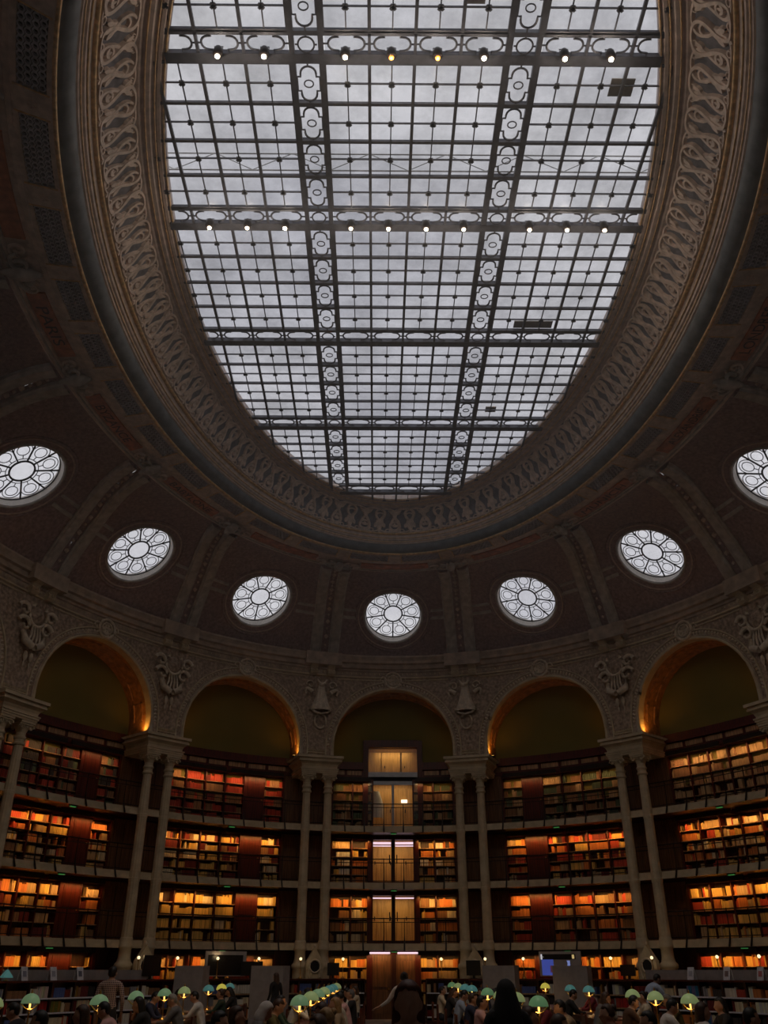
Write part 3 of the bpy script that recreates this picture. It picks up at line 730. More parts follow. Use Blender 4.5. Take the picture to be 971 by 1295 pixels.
# carved cartouches on the piers
PN = {-.5: 'left of the middle arch', .5: 'right of the middle arch', -1.5: 'second pier left of the middle arch', 1.5: 'second pier right of the middle arch', -2.5: 'third pier left of the middle arch', 2.5: 'third pier right of the middle arch', -3.5: 'fourth pier left of the middle arch', 3.5: 'fourth pier right of the middle arch'}
for pk, s in PIER.items():
    if abs(pk) > 3.6: continue
    A = abs(pk) == .5
    f = lambda x, y, z: W(s+x, -y, 12.35+z)
    t = thing('cartouche', W(s, 0, 11.4), ('carved stone fluted bell ornament with curling horns, ' if A else 'carved stone cartouche of four scrolls and hanging drops, ')+PN[pk], 'sculpture', 'carved ornaments between the arches')
    if A:
        rows = []
        for j in range(9):
            z = .62-1.15*j/8; wd = .16+.34*(j/8)**1.6; rows.append([f(wd*sin(a), .04+(.12+.2*j/8)*cos(a)*(1+.12*(q % 2)), z) for q, a in enumerate([(-pi/2+pi*x/12) for x in range(13)])])
        mb = MB(); mb.grid(rows); mb.build('fluted_bell', M_CART, t)
        for sg in (-1, 1):
            mb = MB(); mb.tube([f(sg*(.42+.32*sin(j*.24)), .12, .05+.36*cos(j*.24-.9)) for j in range(10)], [.1-.006*j for j in range(10)], 6); mb.build('horn', M_CART, t, True)
            mb = MB(); mb.tube([f(sg*(.1+.035*j), .2, .66+.05*j) for j in range(5)], [.07, .06, .05, .05, .03], 6); mb.build('top_curl', M_CART, t, True)
            mb = MB(); mb.tube([f(sg*(.5+.2*cos(j*.5)*(1-j/18)), .07, .62+.2*sin(j*.5)*(1-j/18)) for j in range(14)], .035, 5); mb.build('scroll', M_CART, t, True)
            mb = MB(); mb.tube([f(sg*.46, .1, -.42), f(sg*.3, .2, -.62), f(0, .24, -.7)], [.07, .05, .04], 6); mb.build('swag', M_CART, t, True)
        mb = MB(); mb.tube([f(.26*cos(2*pi*j/18), .07, -.98+.32*sin(2*pi*j/18)) for j in range(18)], .045, 6, closed=True); mb.build('hanging_ring', M_CART, t, True)
        mb = MB(); mb.lathe([(.0, -.1), (.12, -.06), (.14, .02), (.08, .1), (0, .12)], 10, f(0, .16, .62)); mb.build('bud', M_CART, t, True)
    else:
        for sg in (-1, 1):
            for zz, rr, xx, n2 in ((.42, .27, .62, 15), (-.08, .3, .5, 15)):
                mb = MB(); mb.tube([f(sg*(xx+rr*cos(j*.42+.3)*(1-j/20)), .14+.006*j, zz+rr*sin(j*.42+.3)*(1-j/20)) for j in range(n2)], [.085-.003*j for j in range(n2)], 6); mb.build('scroll', M_CART, t, True)
            mb = MB(); mb.tube([f(sg*.46, .12, -.3), f(sg*.4, .2, -.62), f(sg*.05, .26, -.8)], [.1, .14, .12], 7); mb.build('lower_lobe', M_CART, t, True)
            mb = MB(); mb.lathe([(0, -.26), (.05, -.2), (.085, -.08), (.06, .06), (.0, .12)], 8, f(sg*.13, .1, -1.05)); mb.build('drop', M_CART, t, True)
            mb = MB(); mb.lathe([(0, -.1), (.035, -.05), (.03, .08), (0, .12)], 6, f(sg*.13, .06, -1.4)); mb.build('small_drop', M_CART, t, True)
            mb = MB(); mb.tube([f(sg*.3, .2, .62), f(sg*.27, .24, .74)], [.07, .05], 6); mb.build('top_curl', M_CART, t, True)
        mb = MB(); rows = [[f(.38*r*cos(2*pi*j/18), .12+.16*(1-r*r), .34+.36*r*sin(2*pi*j/18)) for j in range(18)] for r in (1, .75, .45, .1)]; mb.grid(rows, closed=True); mb.build('shield', M_RELIEF, t, True)
        mb = MB(); mb.tube([f(.38*cos(pi+pi*j/12), .2, .36+.4*sin(pi+pi*j/12)) for j in range(13)], .055, 6); mb.build('shield_rim', M_CART, t, True)
        for x in (-.2, -.07, .07, .2):
            mb = MB(); mb.tube([f(x*.8, .2, -.02), f(x, .26, -.4), f(x*1.3, .22, -.66)], [.03, .045, .03], 6); mb.build('flute', M_CART, t, True)

# ------------------------------------------------------------ COLUMNS AND IMPOST BLOCKS
SLAB = [2.43, 4.66, 6.86]                  # undersides of the three gallery floors
SH = .22
pf = [(.3, 0), (.3, 1.3), (.27, 1.36), (.27, 1.74), (.31, 1.78), (.325, 1.85), (.3, 1.92), (.25, 1.96), (.235, 2.02), (.215, 2.1), (.21, 2.36), (.25, 2.4), (.255, 2.47), (.225, 2.5), (.225, 2.68), (.2, 2.74)]
def shaft(z0, z1, r0, r1): return [(r0, z0), (r1, z1)]
p_mid = [(.198, 2.74), (.188, 4.5), (.205, 4.56), (.21, 4.64), (.19, 4.68), (.195, 4.88), (.185, 4.94), (.176, 6.7), (.192, 6.76), (.196, 6.84), (.178, 6.88), (.182, 7.08), (.172, 7.14), (.158, 8.3)]
p_neck = [(.158, 8.3), (.2, 8.33), (.205, 8.38), (.17, 8.42), (.17, 8.5), (.2, 8.53), (.205, 8.58), (.165, 8.62), (.16, 8.72), (.2, 8.82), (.26, 8.9)]
mb = MB(); mb.lathe(pf, 20); ME_BASE = mb.mesh('base', M_STONE, smooth=True)
mb = MB(); mb.lathe(p_mid, 24, flute=.05); ME_SHAFT = mb.mesh('shaft', M_STONE)
mb = MB(); mb.lathe(p_neck, 20)
mb.box(-.31, .31, -.28, .28, 9.02, 9.1)
for sy in (-1, 1):
    for sx in (-1, 1):
        mb.tube([(sx*(.2+.115*cos(j*.55)*(1-j/17)), sy*.22, 8.9+.115*sin(j*.55)*(1-j/17)) for j in range(14)], [.04-.0015*j for j in range(14)], 6)
    mb.tube([(-.2, sy*.23, 8.99), (0, sy*.25, 8.96), (.2, sy*.23, 8.99)], .035, 6)
    mb.face([(-.1, sy*.24, 9.0), (.1, sy*.24, 9.0), (0, sy*.27, 8.86)])
mb.box(-.25, .25, -.2, .2, 8.88, 9.02); ME_CAP = mb.mesh('capital', M_STONE)
ORD = {.5: 'first', 1.5: 'second', 2.5: 'third', 3.5: 'fourth'}
for pk, s in PIER.items():
    if abs(pk) > 3.6: continue
    side = 'left' if pk < 0 else 'right'
    for sg in (-1, 1):
        p, n, tx = frame(s+sg*.46)
        t = thing('column', (p.x+n.x*.02, p.y+n.y*.02, 0), 'slender grey stone column, %s of the pair on the %s pier %s of the middle arch' % ('left' if sg < 0 else 'right', ORD[abs(pk)], side), 'column', 'slender column pairs', rz=atan2(tx.y, tx.x))
        for nm, me in (('base', ME_BASE), ('shaft', ME_SHAFT), ('capital', ME_CAP)): inst(nm, me, t)
    t = thing('impost_block', W(s, .6, 9.1), 'stepped stone impost over the column pair, %s pier %s of the middle arch' % (ORD[abs(pk)], side), 'impost', 'stone imposts')
    steps = [('architrave', 9.1, 9.17, .8, -.28), ('architrave', 9.17, 9.25, .83, -.31), ('architrave', 9.25, 9.3, .86, -.34), ('cornice_slab', 9.56, 9.62, .97, -.45), ('cornice_slab', 9.62, 9.7, .95, -.42), ('cornice_slab', 9.7, 9.8, 1.03, -.5)]
    for nm, z0, z1, u, d in steps:
        mb = MB(); mb.box(-u, u, d, DBACK, z0, z1, lambda x, y, z: W(s+x, y, z), 3); mb.build(nm, M_STONE, t)
    mb = MB(); f = lambda x, y, z: W(s+x, y, z)
    pr = [(.78, -.26, 9.3), (.79, -.27, 9.38), (.83, -.31, 9.47), (.92, -.4, 9.56)]
    for a, b in zip(pr, pr[1:]):
        for sg in (-1, 1): mb.face([f(sg*a[0], a[1], a[2]), f(sg*b[0], b[1], b[2]), f(sg*b[0], DBACK, b[2]), f(sg*a[0], DBACK, a[2])])
        mb.grid([[f(lerp(-a[0], a[0], j/3), a[1], a[2]) for j in range(4)], [f(lerp(-b[0], b[0], j/3), b[1], b[2]) for j in range(4)]])
    mb.build('cavetto', M_STONE, t)
# plain piers behind the viewpoint
for pk, s in PIER.items():
    if abs(pk) > 3.6:
        mb = MB(); mb.box(-.9, .9, 0, DBACK, 0, Z_IMP, lambda x, y, z: W(s+x, y, z), 3); mb.build('pier', M_STONE, wall_of(pk))

# ------------------------------------------------------------ FLOOR
mb = MB(); N = 120
ring = [W(PER*j/N, 3.4, 0) for j in range(N)]
mb.face([(p[0], p[1], 0) for p in ring]); mb.build('floor', M_FLOOR, label='carpeted floor of the oval room', kind='structure')
# outer shell closing the galleries (back of the book stacks) and slab over them
mb = MB(); mb.grid([[W(PER*(k/NTS-.5), DBACK+1.9, z) for z in (0, 13.6)] for k in range(NTS+1)]); mb.build('wall_outer', M_WOODD, label='dark wood outer shell behind the galleries', kind='structure')
mb = MB(); mb.grid([[W(PER*(k/NTS-.5), d, 13.58) for d in (0, DBACK+1.95)] for k in range(NTS+1)]); mb.build('ceiling_gallery', M_WOODD, label='hidden roof slab over the galleries', kind='structure')
M_GREENL = mat('green_exit_lens', (.1, .5, .15, 1), .4, emit=(.1, .6, .15, 1), estr=.2)
M_AMBER = mat('amber_lens', (1, .6, .2, 1), .4, emit=(1, .5, .1, 1), estr=2)
M_TUBEW = mat('white_ceiling_tube', (1, 1, 1, 1), .4, emit=(1, .9, .75, 1), estr=2)
M_SHEET = mat('white_sheet', (.75, .72, .7, 1), .8, var=.1, bump=.4, bscale=8)
STRIP = [4, 6, 6, 4.5]                    # watts of each shelf strip by floor
STRIPB = {(0, 3): .45, (1, 3): .45, (2, 3): .9, (-2, 3): .6, (-3, 3): .8, (-1, 3): 1.0}
UPW = 15
CORR = 7
DESKW = 3

# ------------------------------------------------------------ GALLERIES, BOOKCASES, BOOKS
LEV = [(0, 2.38), (2.65, 4.6), (4.88, 6.8), (7.08, 9.2)]
DB = 1.3                                   # front plane of the bookcases
UC = .8                                    # compartment width measured on the arcade line
LNAME = ['ground floor', 'first gallery', 'second gallery', 'third gallery']
BAYN = {0: 'middle bay', -1: 'first bay left of middle', 1: 'first bay right of middle', -2: 'second bay left of middle', 2: 'second bay right of middle', -3: 'third bay left of middle', 3: 'third bay right of middle'}
DOORC = {0: (2, 3), -1: (4,), 1: (1,), -2: (4,), -3: (4,), 2: (), 3: ()}
ROWS = [5, 4, 5, 5]
# palettes: list of (weight, colour)
RED, DRED, ORA, YEL, CRE, BRN, GRN, BLK, WHT, TAN = (.5, .06, .03), (.2, .022, .016), (.6, .2, .05), (.75, .48, .13), (.72, .6, .4), (.3, .15, .07), (.1, .13, .07), (.05, .04, .04), (.75, .7, .62), (.5, .33, .17)
PAL = {
 (0, 3): [BRN, GRN, BRN, TAN, BRN], (0, 2): [YEL, TAN, BRN, ORA, WHT], (0, 1): [YEL, ORA, CRE, BRN, ORA], (0, 0): [ORA, YEL, YEL, TAN],
 (-1, 3): [RED, RED, DRED, RED, BRN], (-1, 2): [DRED, YEL, BRN, DRED, CRE, YEL], (-1, 1): [YEL, YEL, YEL, CRE, YEL], (-1, 0): [ORA, TAN, YEL, RED],
 (1, 3): [BRN, TAN, BRN, GRN], (1, 2): [ORA, RED, YEL, TAN, DRED], (1, 1): [ORA, RED, TAN, ORA, BRN], (1, 0): [YEL, ORA, RED, TAN],
 (-2, 3): [DRED, BLK, RED, BRN, GRN], (-2, 2): [ORA, YEL, RED, TAN, BRN, CRE], (-2, 1): [ORA, YEL, DRED, TAN, BRN], (-2, 0): [ORA, YEL, DRED, TAN],
 (2, 3): [TAN, TAN, BRN, TAN], (2, 2): [ORA, YEL, CRE, RED, TAN], (2, 1): [ORA, YEL, RED, YEL, TAN], (2, 0): [ORA, YEL, RED]}
PAL.update({(-3, l): PAL[-2, l] for l in range(4)}); PAL.update({(3, l): PAL[2, l] for l in range(4)})
BOOKS = []                                 # (bay s, u0, u1, d0, d1, z0, z1, colour, low)
rb = random.Random(3)
def fill(s, u0, u1, z0, zmax, d0, pal, gap=.12, full=.93, low=False):
    u = u0+.01; cnt_i = 0
    if rb.random() < .08: u += rb.random()*(u1-u0)*.5
    while u < u1-.03:
        if rb.random() < gap: u += rb.uniform(.03, .22); continue
        c = rb.choice(pal); n = rb.choice((1, 2, 3, 5, 8, 12)); big = rb.random()
        hgt = (zmax-z0)*rb.uniform(.62, full); wd = rb.uniform(.024, .05) if big < .8 else rb.uniform(.05, .075); dep = rb.uniform(.0, .05); same = n > 3
        for _ in range(n):
            if u+wd > u1-.01: u = u1; break
            k = rb.uniform(.8, 1.15); h = hgt if same else (zmax-z0)*rb.uniform(.62, full)
            BOOKS.append((s, u, u+wd*.94, d0+dep, d0+dep+.2, z0, z0+h, tuple(min(1, x*k) for x in c), low and low+(cnt_i,))); cnt_i += 1; u += wd
for k in VIS:
    s, hw = BAYS[k]; f = lambda x, y, z, s=s: W(s+x, y, z)
    u0 = -3*UC; dc = DOORC[k]
    for L, (z0, z1) in enumerate(LEV):
        lab = 'mahogany bookcase wall on the %s, %s' % (LNAME[L], BAYN[k])
        bc = thing('bookcase', W(s, DB, z0), lab, 'bookcase', 'gallery bookcases')
        for side in ((-3*UC, 3*UC, 'back_panel'),):
            if k == 0:
                for a, b in ((-3*UC, -UC), (UC, 3*UC)):
                    mb = MB(); mb.box(a, b, DB+.3, DB+.34, z0, z1, f, 3); mb.build('back_panel', M_WOODD, bc)
            else:
                mb = MB(); mb.box(-3*UC, 3*UC, DB+.3, DB+.34, z0, z1, f, 8); mb.build('back_panel', M_WOODD, bc)
        nr = ROWS[L]; zb = z0+.06 if L else .1; zt = z1-.12; ph = (zt-zb)/nr
        for c in range(7):
            if k == 0 and c == 3: continue
            u = u0+c*UC; mb = MB(); mb.box(u-.025, u+.025, DB-.02, DB+.3, z0, z1, f); mb.build('upright', M_WOOD, bc)
        for c in range(6):
            ua, ub = u0+c*UC+.025, u0+(c+1)*UC-.025
            if c in dc:
                if k == 0: continue
                d = None
                mb = MB(); mb.box(ua, ub, DB, DB+.05, z0, z1-.1, f); dr = mb.build('door', M_WOOD, bc)
                for za, zb2 in ((z0+.12, lerp(z0, z1, .5)-.05), (lerp(z0, z1, .5)+.05, z1-.22)):
                    mb = MB(); mb.box(ua+.1, ub-.1, DB-.025, DB+.01, za, zb2, f); mb.build('raised_panel', M_WOOD, dr)
                mb = MB(); mb.lathe([(0, -.03), (.03, -.02), (.03, .02), (0, .03)], 8, f(ub-.06, DB-.03, lerp(z0, z1, .48))); mb.build('knob', M_BRASS, dr)
                continue
            for r in range(nr):
                z = zb+r*ph
                mb = MB(); mb.box(ua, ub, DB, DB+.3, z-.022, z, f); mb.build('shelf', M_SHELF, bc)
                if L or r: fill(s, ua, ub, z, z+ph-.05, DB+.03, PAL[k, L], gap=.1 if L in (1, 3) else .2)
        mb = MB()
        for a, b in (((-3*UC, -UC), (UC, 3*UC)) if k == 0 else ((-3*UC, 3*UC),)): mb.box(a, b, DB-.04, DB+.3, z1-.12, z1, f, 6)
        mb.build('fascia', M_WOOD, bc)
        # strip light under the floor above
        zl = z1-.15
        for a, b in (((-3*UC, -UC), (UC, 3*UC)) if k == 0 else ((-3*UC, 0), (0, 3*UC))):
            um = (a+b)/2; p, n, tx = frame(s+um); dl = DB-.3
            mb = MB(); mb.box(a+.1, b-.1, dl-.03, dl+.03, z1-.13, z1+.04, f, 3); mb.build('strip_lamp', M_DARKIRON, bc)
            light('strip_light', 'AREA', (p.x+n.x*dl, p.y+n.y*dl, zl), STRIP[L]*(b-a)/2.4*STRIPB.get((k, L), 1), (1, .5, .13) if L < 3 else (1, .54, .2), bc, size=(b-a-.2)*1.05, sizey=.05, direction=(n.x, n.y, -.9), xdir=tx, spread=84)
        if L == 3:                          # crowning cornice with small framed panels
            for a, b in (((-3.3, -UC*1.5), (UC*1.5, 3.3)) if k == 0 else ((-3.3, 3.3),)):
                mb = MB(); mb.box(a, b, DB-.08, DB+.12, 9.2, 9.34, f, 8); mb.box(a, b, DB-.02, DB+.1, 9.34, 9.6, f, 8); mb.box(a, b, DB-.16, DB+.14, 9.6, 9.72, f, 8); mb.box(a, b, DB-.04, DB+.14, 9.72, 9.95, f, 8); mb.build('crown', M_WOOD, bc)
                n2 = max(1, round((b-a)/UC/1.02))
                for j in range(n2):
                    ua, ub = a+(b-a)*(j+.08)/n2, a+(b-a)*(j+.92)/n2; mb = MB(); mb.box(ua, ub, DB-.045, DB, 9.38, 9.57, f); mb.build('frieze_panel', M_SHELF, bc)
        # panelled wall between the bookcase and the column pair
        for sg in (-1, 1):
            a, b = sorted((sg*(3*UC+.03), sg*hw)); mb = MB(); mb.box(a, b, DB-.05, DB+.3, z0, z1 if L < 3 else 9.95, f, 2); wp = mb.build('pier_panel', M_WOODL if L else M_WOOD, wall_of(k))
            for j in range(2):
                for za, zb2 in ((z0+.15, z0+.95), (z0+1.05, z1-.15)):
                    ua, ub = lerp(a, b, .08+j*.46), lerp(a, b, .46+j*.46); mb = MB(); mb.box(ua, ub, DB-.085, DB-.04, za, zb2, f); mb.build('raised_panel', M_WOODL if L else M_WOOD, wp)
    # gallery floors with railings
    for L in range(3):
        z = SLAB[L]
        g = thing('gallery', W(s, .3, z), 'pale edged iron gallery with railing, %s level, %s' % (['lowest', 'middle', 'top'][L], BAYN[k]), 'gallery', 'book galleries')
        mb = MB(); mb.box(-hw, hw, .12, DB+.34, z, z+SH, f, 10); mb.build('floor_slab', M_STONE, g)
        mb = MB(); mb.box(-hw, hw, .06, .14, z-.03, z+.03, f, 10); mb.build('edge_mould', M_STONE, g)
        mb = MB(); mb.box(-hw, hw, .13, DB+.3, z-.02, z-.005, f, 10); mb.build('underside', M_WOODD, g)
        for zr, nm in ((z+SH+.9, 'handrail'), (z+SH+.76, 'mid_rail'), (z+SH+.07, 'bottom_rail')):
            mb = MB(); mb.tube([f(-hw+2*hw*j/14, .16, zr) for j in range(15)], .022 if nm == 'handrail' else .016, 6); mb.build(nm, M_DARKIRON, g)
        npst = round(2*hw/.86)
        for j in range(npst):
            u = -hw+(j+.5)*2*hw/npst
            mb = MB(); mb.tube([f(u, .0, z-.03), f(u, .06, z+.1), f(u, .13, z+SH+.05), f(u, .16, z+SH+.3), f(u, .16, z+SH+.93)], [.035, .035, .03, .018, .018], 5); mb.build('bracket_post', M_DARKIRON, g)
        mb = MB(); nn = int(2*hw/.2)
        for j in range(nn):
            u = -hw+(j+.5)*2*hw/nn; a, b = f(u-.006, .16, z+SH+.07), f(u+.006, .16, z+SH+.07); mb.face([a, b, f(u+.006, .16, z+SH+.76), f(u-.006, .16, z+SH+.76)])
        mb.build('thin_balusters', M_DARKIRON, g, kind='stuff')
        # green exit lamp under the slab
        if abs(k) <= 2:
            e = thing('exit_light', f(0, .2, z-.12), 'tiny green emergency light under the %s gallery edge, %s' % (['lowest', 'middle', 'top'][L], BAYN[k]), 'light', 'green emergency lights')
            mb = MB(); mb.box(-.13, .13, .15, .25, z-.07, z-.03, f); mb.build('housing', M_DARKIRON, e)
            mb = MB(); mb.box(-.11, .11, .16, .24, z-.095, z-.07, f); mb.build('lens', M_GREENL, e)
# amber lamps at the springing of the arches
for k in VIS:
    s, hw = BAYS[k]
    for sg in (-1, 1):
        p = W(s+sg*(AR-.16), .2, Z_IMP+.12)
        a = thing('uplight', W(s+sg*(AR-.16), .2, Z_IMP), 'small amber uplight on the impost, %s side of the %s' % ('left' if sg < 0 else 'right', BNAME[k]), 'uplight', 'amber uplights in the arches')
        mb = MB(); f = lambda x, y, z, s=s, sg=sg: W(s+sg*(AR-.16)+x, .2+y, Z_IMP+z)
        mb.box(-.05, .05, -.08, .08, 0, .05, f); mb.build('housing', M_DARKIRON, a); mb = MB(); mb.box(-.04, .04, -.07, .07, .05, .06, f); mb.build('lens', M_AMBER, a)
        fr = frame(s+sg*(AR-.16))
        light('amber_light', 'SPOT', p, UPW*(.35 if k == 0 else 1), (1, .42, .06), a, size=.04, direction=Vector((fr[2].x*sg*.1+fr[1].x*.12, fr[2].y*sg*.1+fr[1].y*.12, 1)), spot=radians(150), blend=1)

# ------------------------------------------------------------ MIDDLE DOORWAYS
s = 0.; f = lambda x, y, z: W(x, y, z)
M_CORR = wood('corridor_cupboards', (.62, .36, .12, 1), .25)
M_STEEL = mat('grey_steel', (.32, .32, .36, 1), .35, .6, var=.15)
M_TUBE = mat('pink_white_tube', (1, .8, .9, 1), .3, emit=(1, .72, .85, 1), estr=1.1)
DW = 1.42*UC*.87
for L, (z0, z1) in enumerate(LEV):
    d = thing('door_%d' % (L+1), W(0, DB, z0), ['tall wooden double door lit from above, ground floor of the middle bay', 'glazed double door with yellow corridor behind, first gallery', 'glazed double door with yellow corridor behind, second gallery', 'tall glazed opening with grey transom and lit window above, third gallery'][L], kind='structure')
    zt = z1-.12 if L < 3 else 10.62
    for sg in (-1, 1):
        a, b = sorted((sg*DW, sg*(UC*1.0+.0) if L < 3 else sg*UC*1.5)); mb = MB(); mb.box(a, b, DB-.06, DB+.25, z0, zt+(.06 if L < 3 else .3), f); mb.build('jamb', M_WOOD, d)
    mb = MB(); mb.box(-UC*(1 if L < 3 else 1.25), UC*(1 if L < 3 else 1.25), DB-.07, DB+.25, zt, zt+(.24 if L < 3 else .32), f); mb.build('lintel', M_WOOD, d)
    # corridor behind
    zc0, zc1 = z0, (zt-.02)
    if L:
        mb = MB(); mb.grid([[f(x, y, zc0), f(x, y, zc1)] for x, y in ((-1.15, DB+.3), (-1.15, DB+1.6), (1.15, DB+1.6), (1.15, DB+.3))])
        mb.face([f(-1.15, DB+.25, zc0+.01), f(1.15, DB+.25, zc0+.01), f(1.15, DB+1.6, zc0+.01), f(-1.15, DB+1.6, zc0+.01)]); mb.face([f(-1.15, DB+.25, zc1), f(1.15, DB+.25, zc1), f(1.15, DB+1.6, zc1), f(-1.15, DB+1.6, zc1)]); mb.build('corridor_walls', M_CORR, d)
        for j in range(4):
            a, b = -1.1+j*.55+.015, -1.1+(j+1)*.55-.015
            mb = MB(); mb.box(a, b, DB+1.5, DB+1.58, zc0+.1, min(zc1, zc0+2.1)-.1, f); cb = mb.build('cupboard_door', M_CORR, d)
            mb = MB(); mb.box(b-.08, b-.05, DB+1.46, DB+1.5, zc0+.95, zc0+1.1, f); mb.build('knob', M_DARKIRON, cb)
        p, n, tx = frame(0)
        light('corridor_light', 'AREA', (p.x+n.x*(DB+.9), p.y+n.y*(DB+.9), min(zc1, zc0+2.2)-.12), CORR, (1, .68, .3), d, size=1.7, sizey=.5, direction=(0, .35, -1), xdir=tx)
    if L == 0:
        for sg in (-1, 1):
            a, b = sorted((sg*.09, sg*DW)); mb = MB(); mb.box(a, b, DB+.02, DB+.09, 0, zt, f); lf = mb.build('leaf', M_WOODL, d)
            for za, zb in ((.2, 1.0), (1.12, 2.05)):
                mb = MB(); mb.box(a+.12, b-.12, DB-.01, DB+.03, za, zb, f); mb.build('raised_panel', M_WOODL, lf)
            mb = MB(); mb.lathe([(0, -.05), (.035, -.03), (.035, .03), (0, .05)], 8, f(sg*.2, DB-.03, 1.05)); mb.build('handle', M_BRASS, lf)
        mb = MB(); mb.box(-.09, .09, DB-.03, DB+.12, 0, zt, f); mb.build('mullion', M_WOODD, d)
        for sg in (-1, 1):
            a, b = sorted((sg*.14, sg*(DW+.05))); mb = MB(); mb.box(a, b, DB-.32, DB-.26, 2.3, 2.36, f); mb.build('door_lamp', M_TUBE, d)
            p, n, tx = frame(sg*.5); light('door_light', 'AREA', (p.x+n.x*(DB-.29), p.y+n.y*(DB-.29), 2.28), 3.5, (1, .55, .2), d, size=.8, sizey=.05, direction=(n.x*.6, n.y*.6, -1), xdir=tx)
    elif L < 3:
        mb = MB(); mb.box(-.07, .07, DB-.03, DB+.08, z0, zt, f); mb.build('mullion', M_WOODD, d)
        for sg in (-1, 1):
            a, b = sorted((sg*.07, sg*DW)); mb = MB(); mb.face([f(a, DB+.04, z0), f(b, DB+.04, z0), f(b, DB+.04, zt), f(a, DB+.04, zt)]); mb.build('pane', M_DGLASS, d)
            mb = MB(); mb.box(a, b, DB+.02, DB+.06, z0, z0+.14, f); mb.build('bottom_rail', M_WOOD, d)
            mb = MB(); mb.box(a+.01, b-.01, DB+.2, DB+.26, zt-.11-(.0 if L == 1 else .04), zt-.06, f); mb.build('ceiling_tube', M_TUBE, d)
            if L == 2:
                mb = MB(); mb.box(a+.01, b-.01, DB+.2, DB+.26, zt-.24, zt-.2, f); mb.build('ceiling_tube', M_TUBE, d)
            mb = MB(); mb.box(sg*.14-.02, sg*.14+.02, DB-.02, DB+.02, z0+.85, z0+1.2, f); mb.build('pull_handle', M_DARKIRON, d)
    else:
        mb = MB(); mb.box(-DW, DW, DB-.02, DB+.1, 9.32, 9.53, f); mb.build('grey_transom', M_STEEL, d)
        mb = MB(); mb.box(-DW, DW, DB+.0, DB+.08, 8.98, 9.14, f); mb.build('grey_transom', M_STEEL, d)
        mb = MB(); mb.box(-DW, DW, DB+.05, DB+.1, 9.14, 9.32, f); mb.build('gap_shade_strip', M_BLACK, d)  # black strip stands in for the shade between the transoms
        mb = MB(); mb.box(-.05, .05, DB-.02, DB+.08, z0, 8.98, f); mb.build('mullion', M_STEEL, d)
        for sg in (-1, 1):
            a, b = sorted((sg*.05, sg*DW)); mb = MB(); mb.face([f(a, DB+.04, z0), f(b, DB+.04, z0), f(b, DB+.04, 8.98), f(a, DB+.04, 8.98)]); mb.build('pane', M_DGLASS, d)
        mb = MB(); mb.face([f(-DW, DB+.06, 9.53), f(DW, DB+.06, 9.53), f(DW, DB+.06, zt), f(-DW, DB+.06, zt)]); mb.build('pane', M_DGLASS, d)
        # upper lit room: a lower floor and three cupboard leaves
        mb = MB(); mb.box(-1.15, 1.15, DB+.15, DB+1.6, 9.4, 9.5, f); mb.build('upper_floor', M_CORR, d)
        for a, b in ((-1.1, -.45), (-.42, .3), (.36, 1.1)):
            mb = MB(); mb.box(a, b, DB+.7, DB+.76, 9.5, 10.56, f); cb = mb.build('cupboard_door', M_CORR, d)
            mb = MB(); mb.box(a+.1, a+.13, DB+.67, DB+.7, 9.85, 9.95, f); mb.build('knob', M_DARKIRON, cb)
        p, n, tx = frame(0); light('upper_room_light', 'AREA', (p.x, p.y+DB+.35, 10.5), 5, (1, .68, .28), d, size=1.4, sizey=.25, direction=(0, .7, -1), xdir=tx)
        mb = MB(); mb.box(.33, .55, DB+1.38, DB+1.44, 8.46, 8.58, f); mb.build('ceiling_tube', M_TUBEW, d)
        # draped white sheet
        rows = []
        for j in range(8):
            q = j/7; rows.append([f(-.62+(.2+.1*sin(3*q))*cos(a)*(.6+.6*q), DB+.9-.3*sin(a)*(.5+.5*q), 8.85-1.15*q) for a in [pi*x/10 for x in range(11)]])
        mb = MB(); mb.grid(rows); mb.build('white_sheet', M_SHEET, d, True)

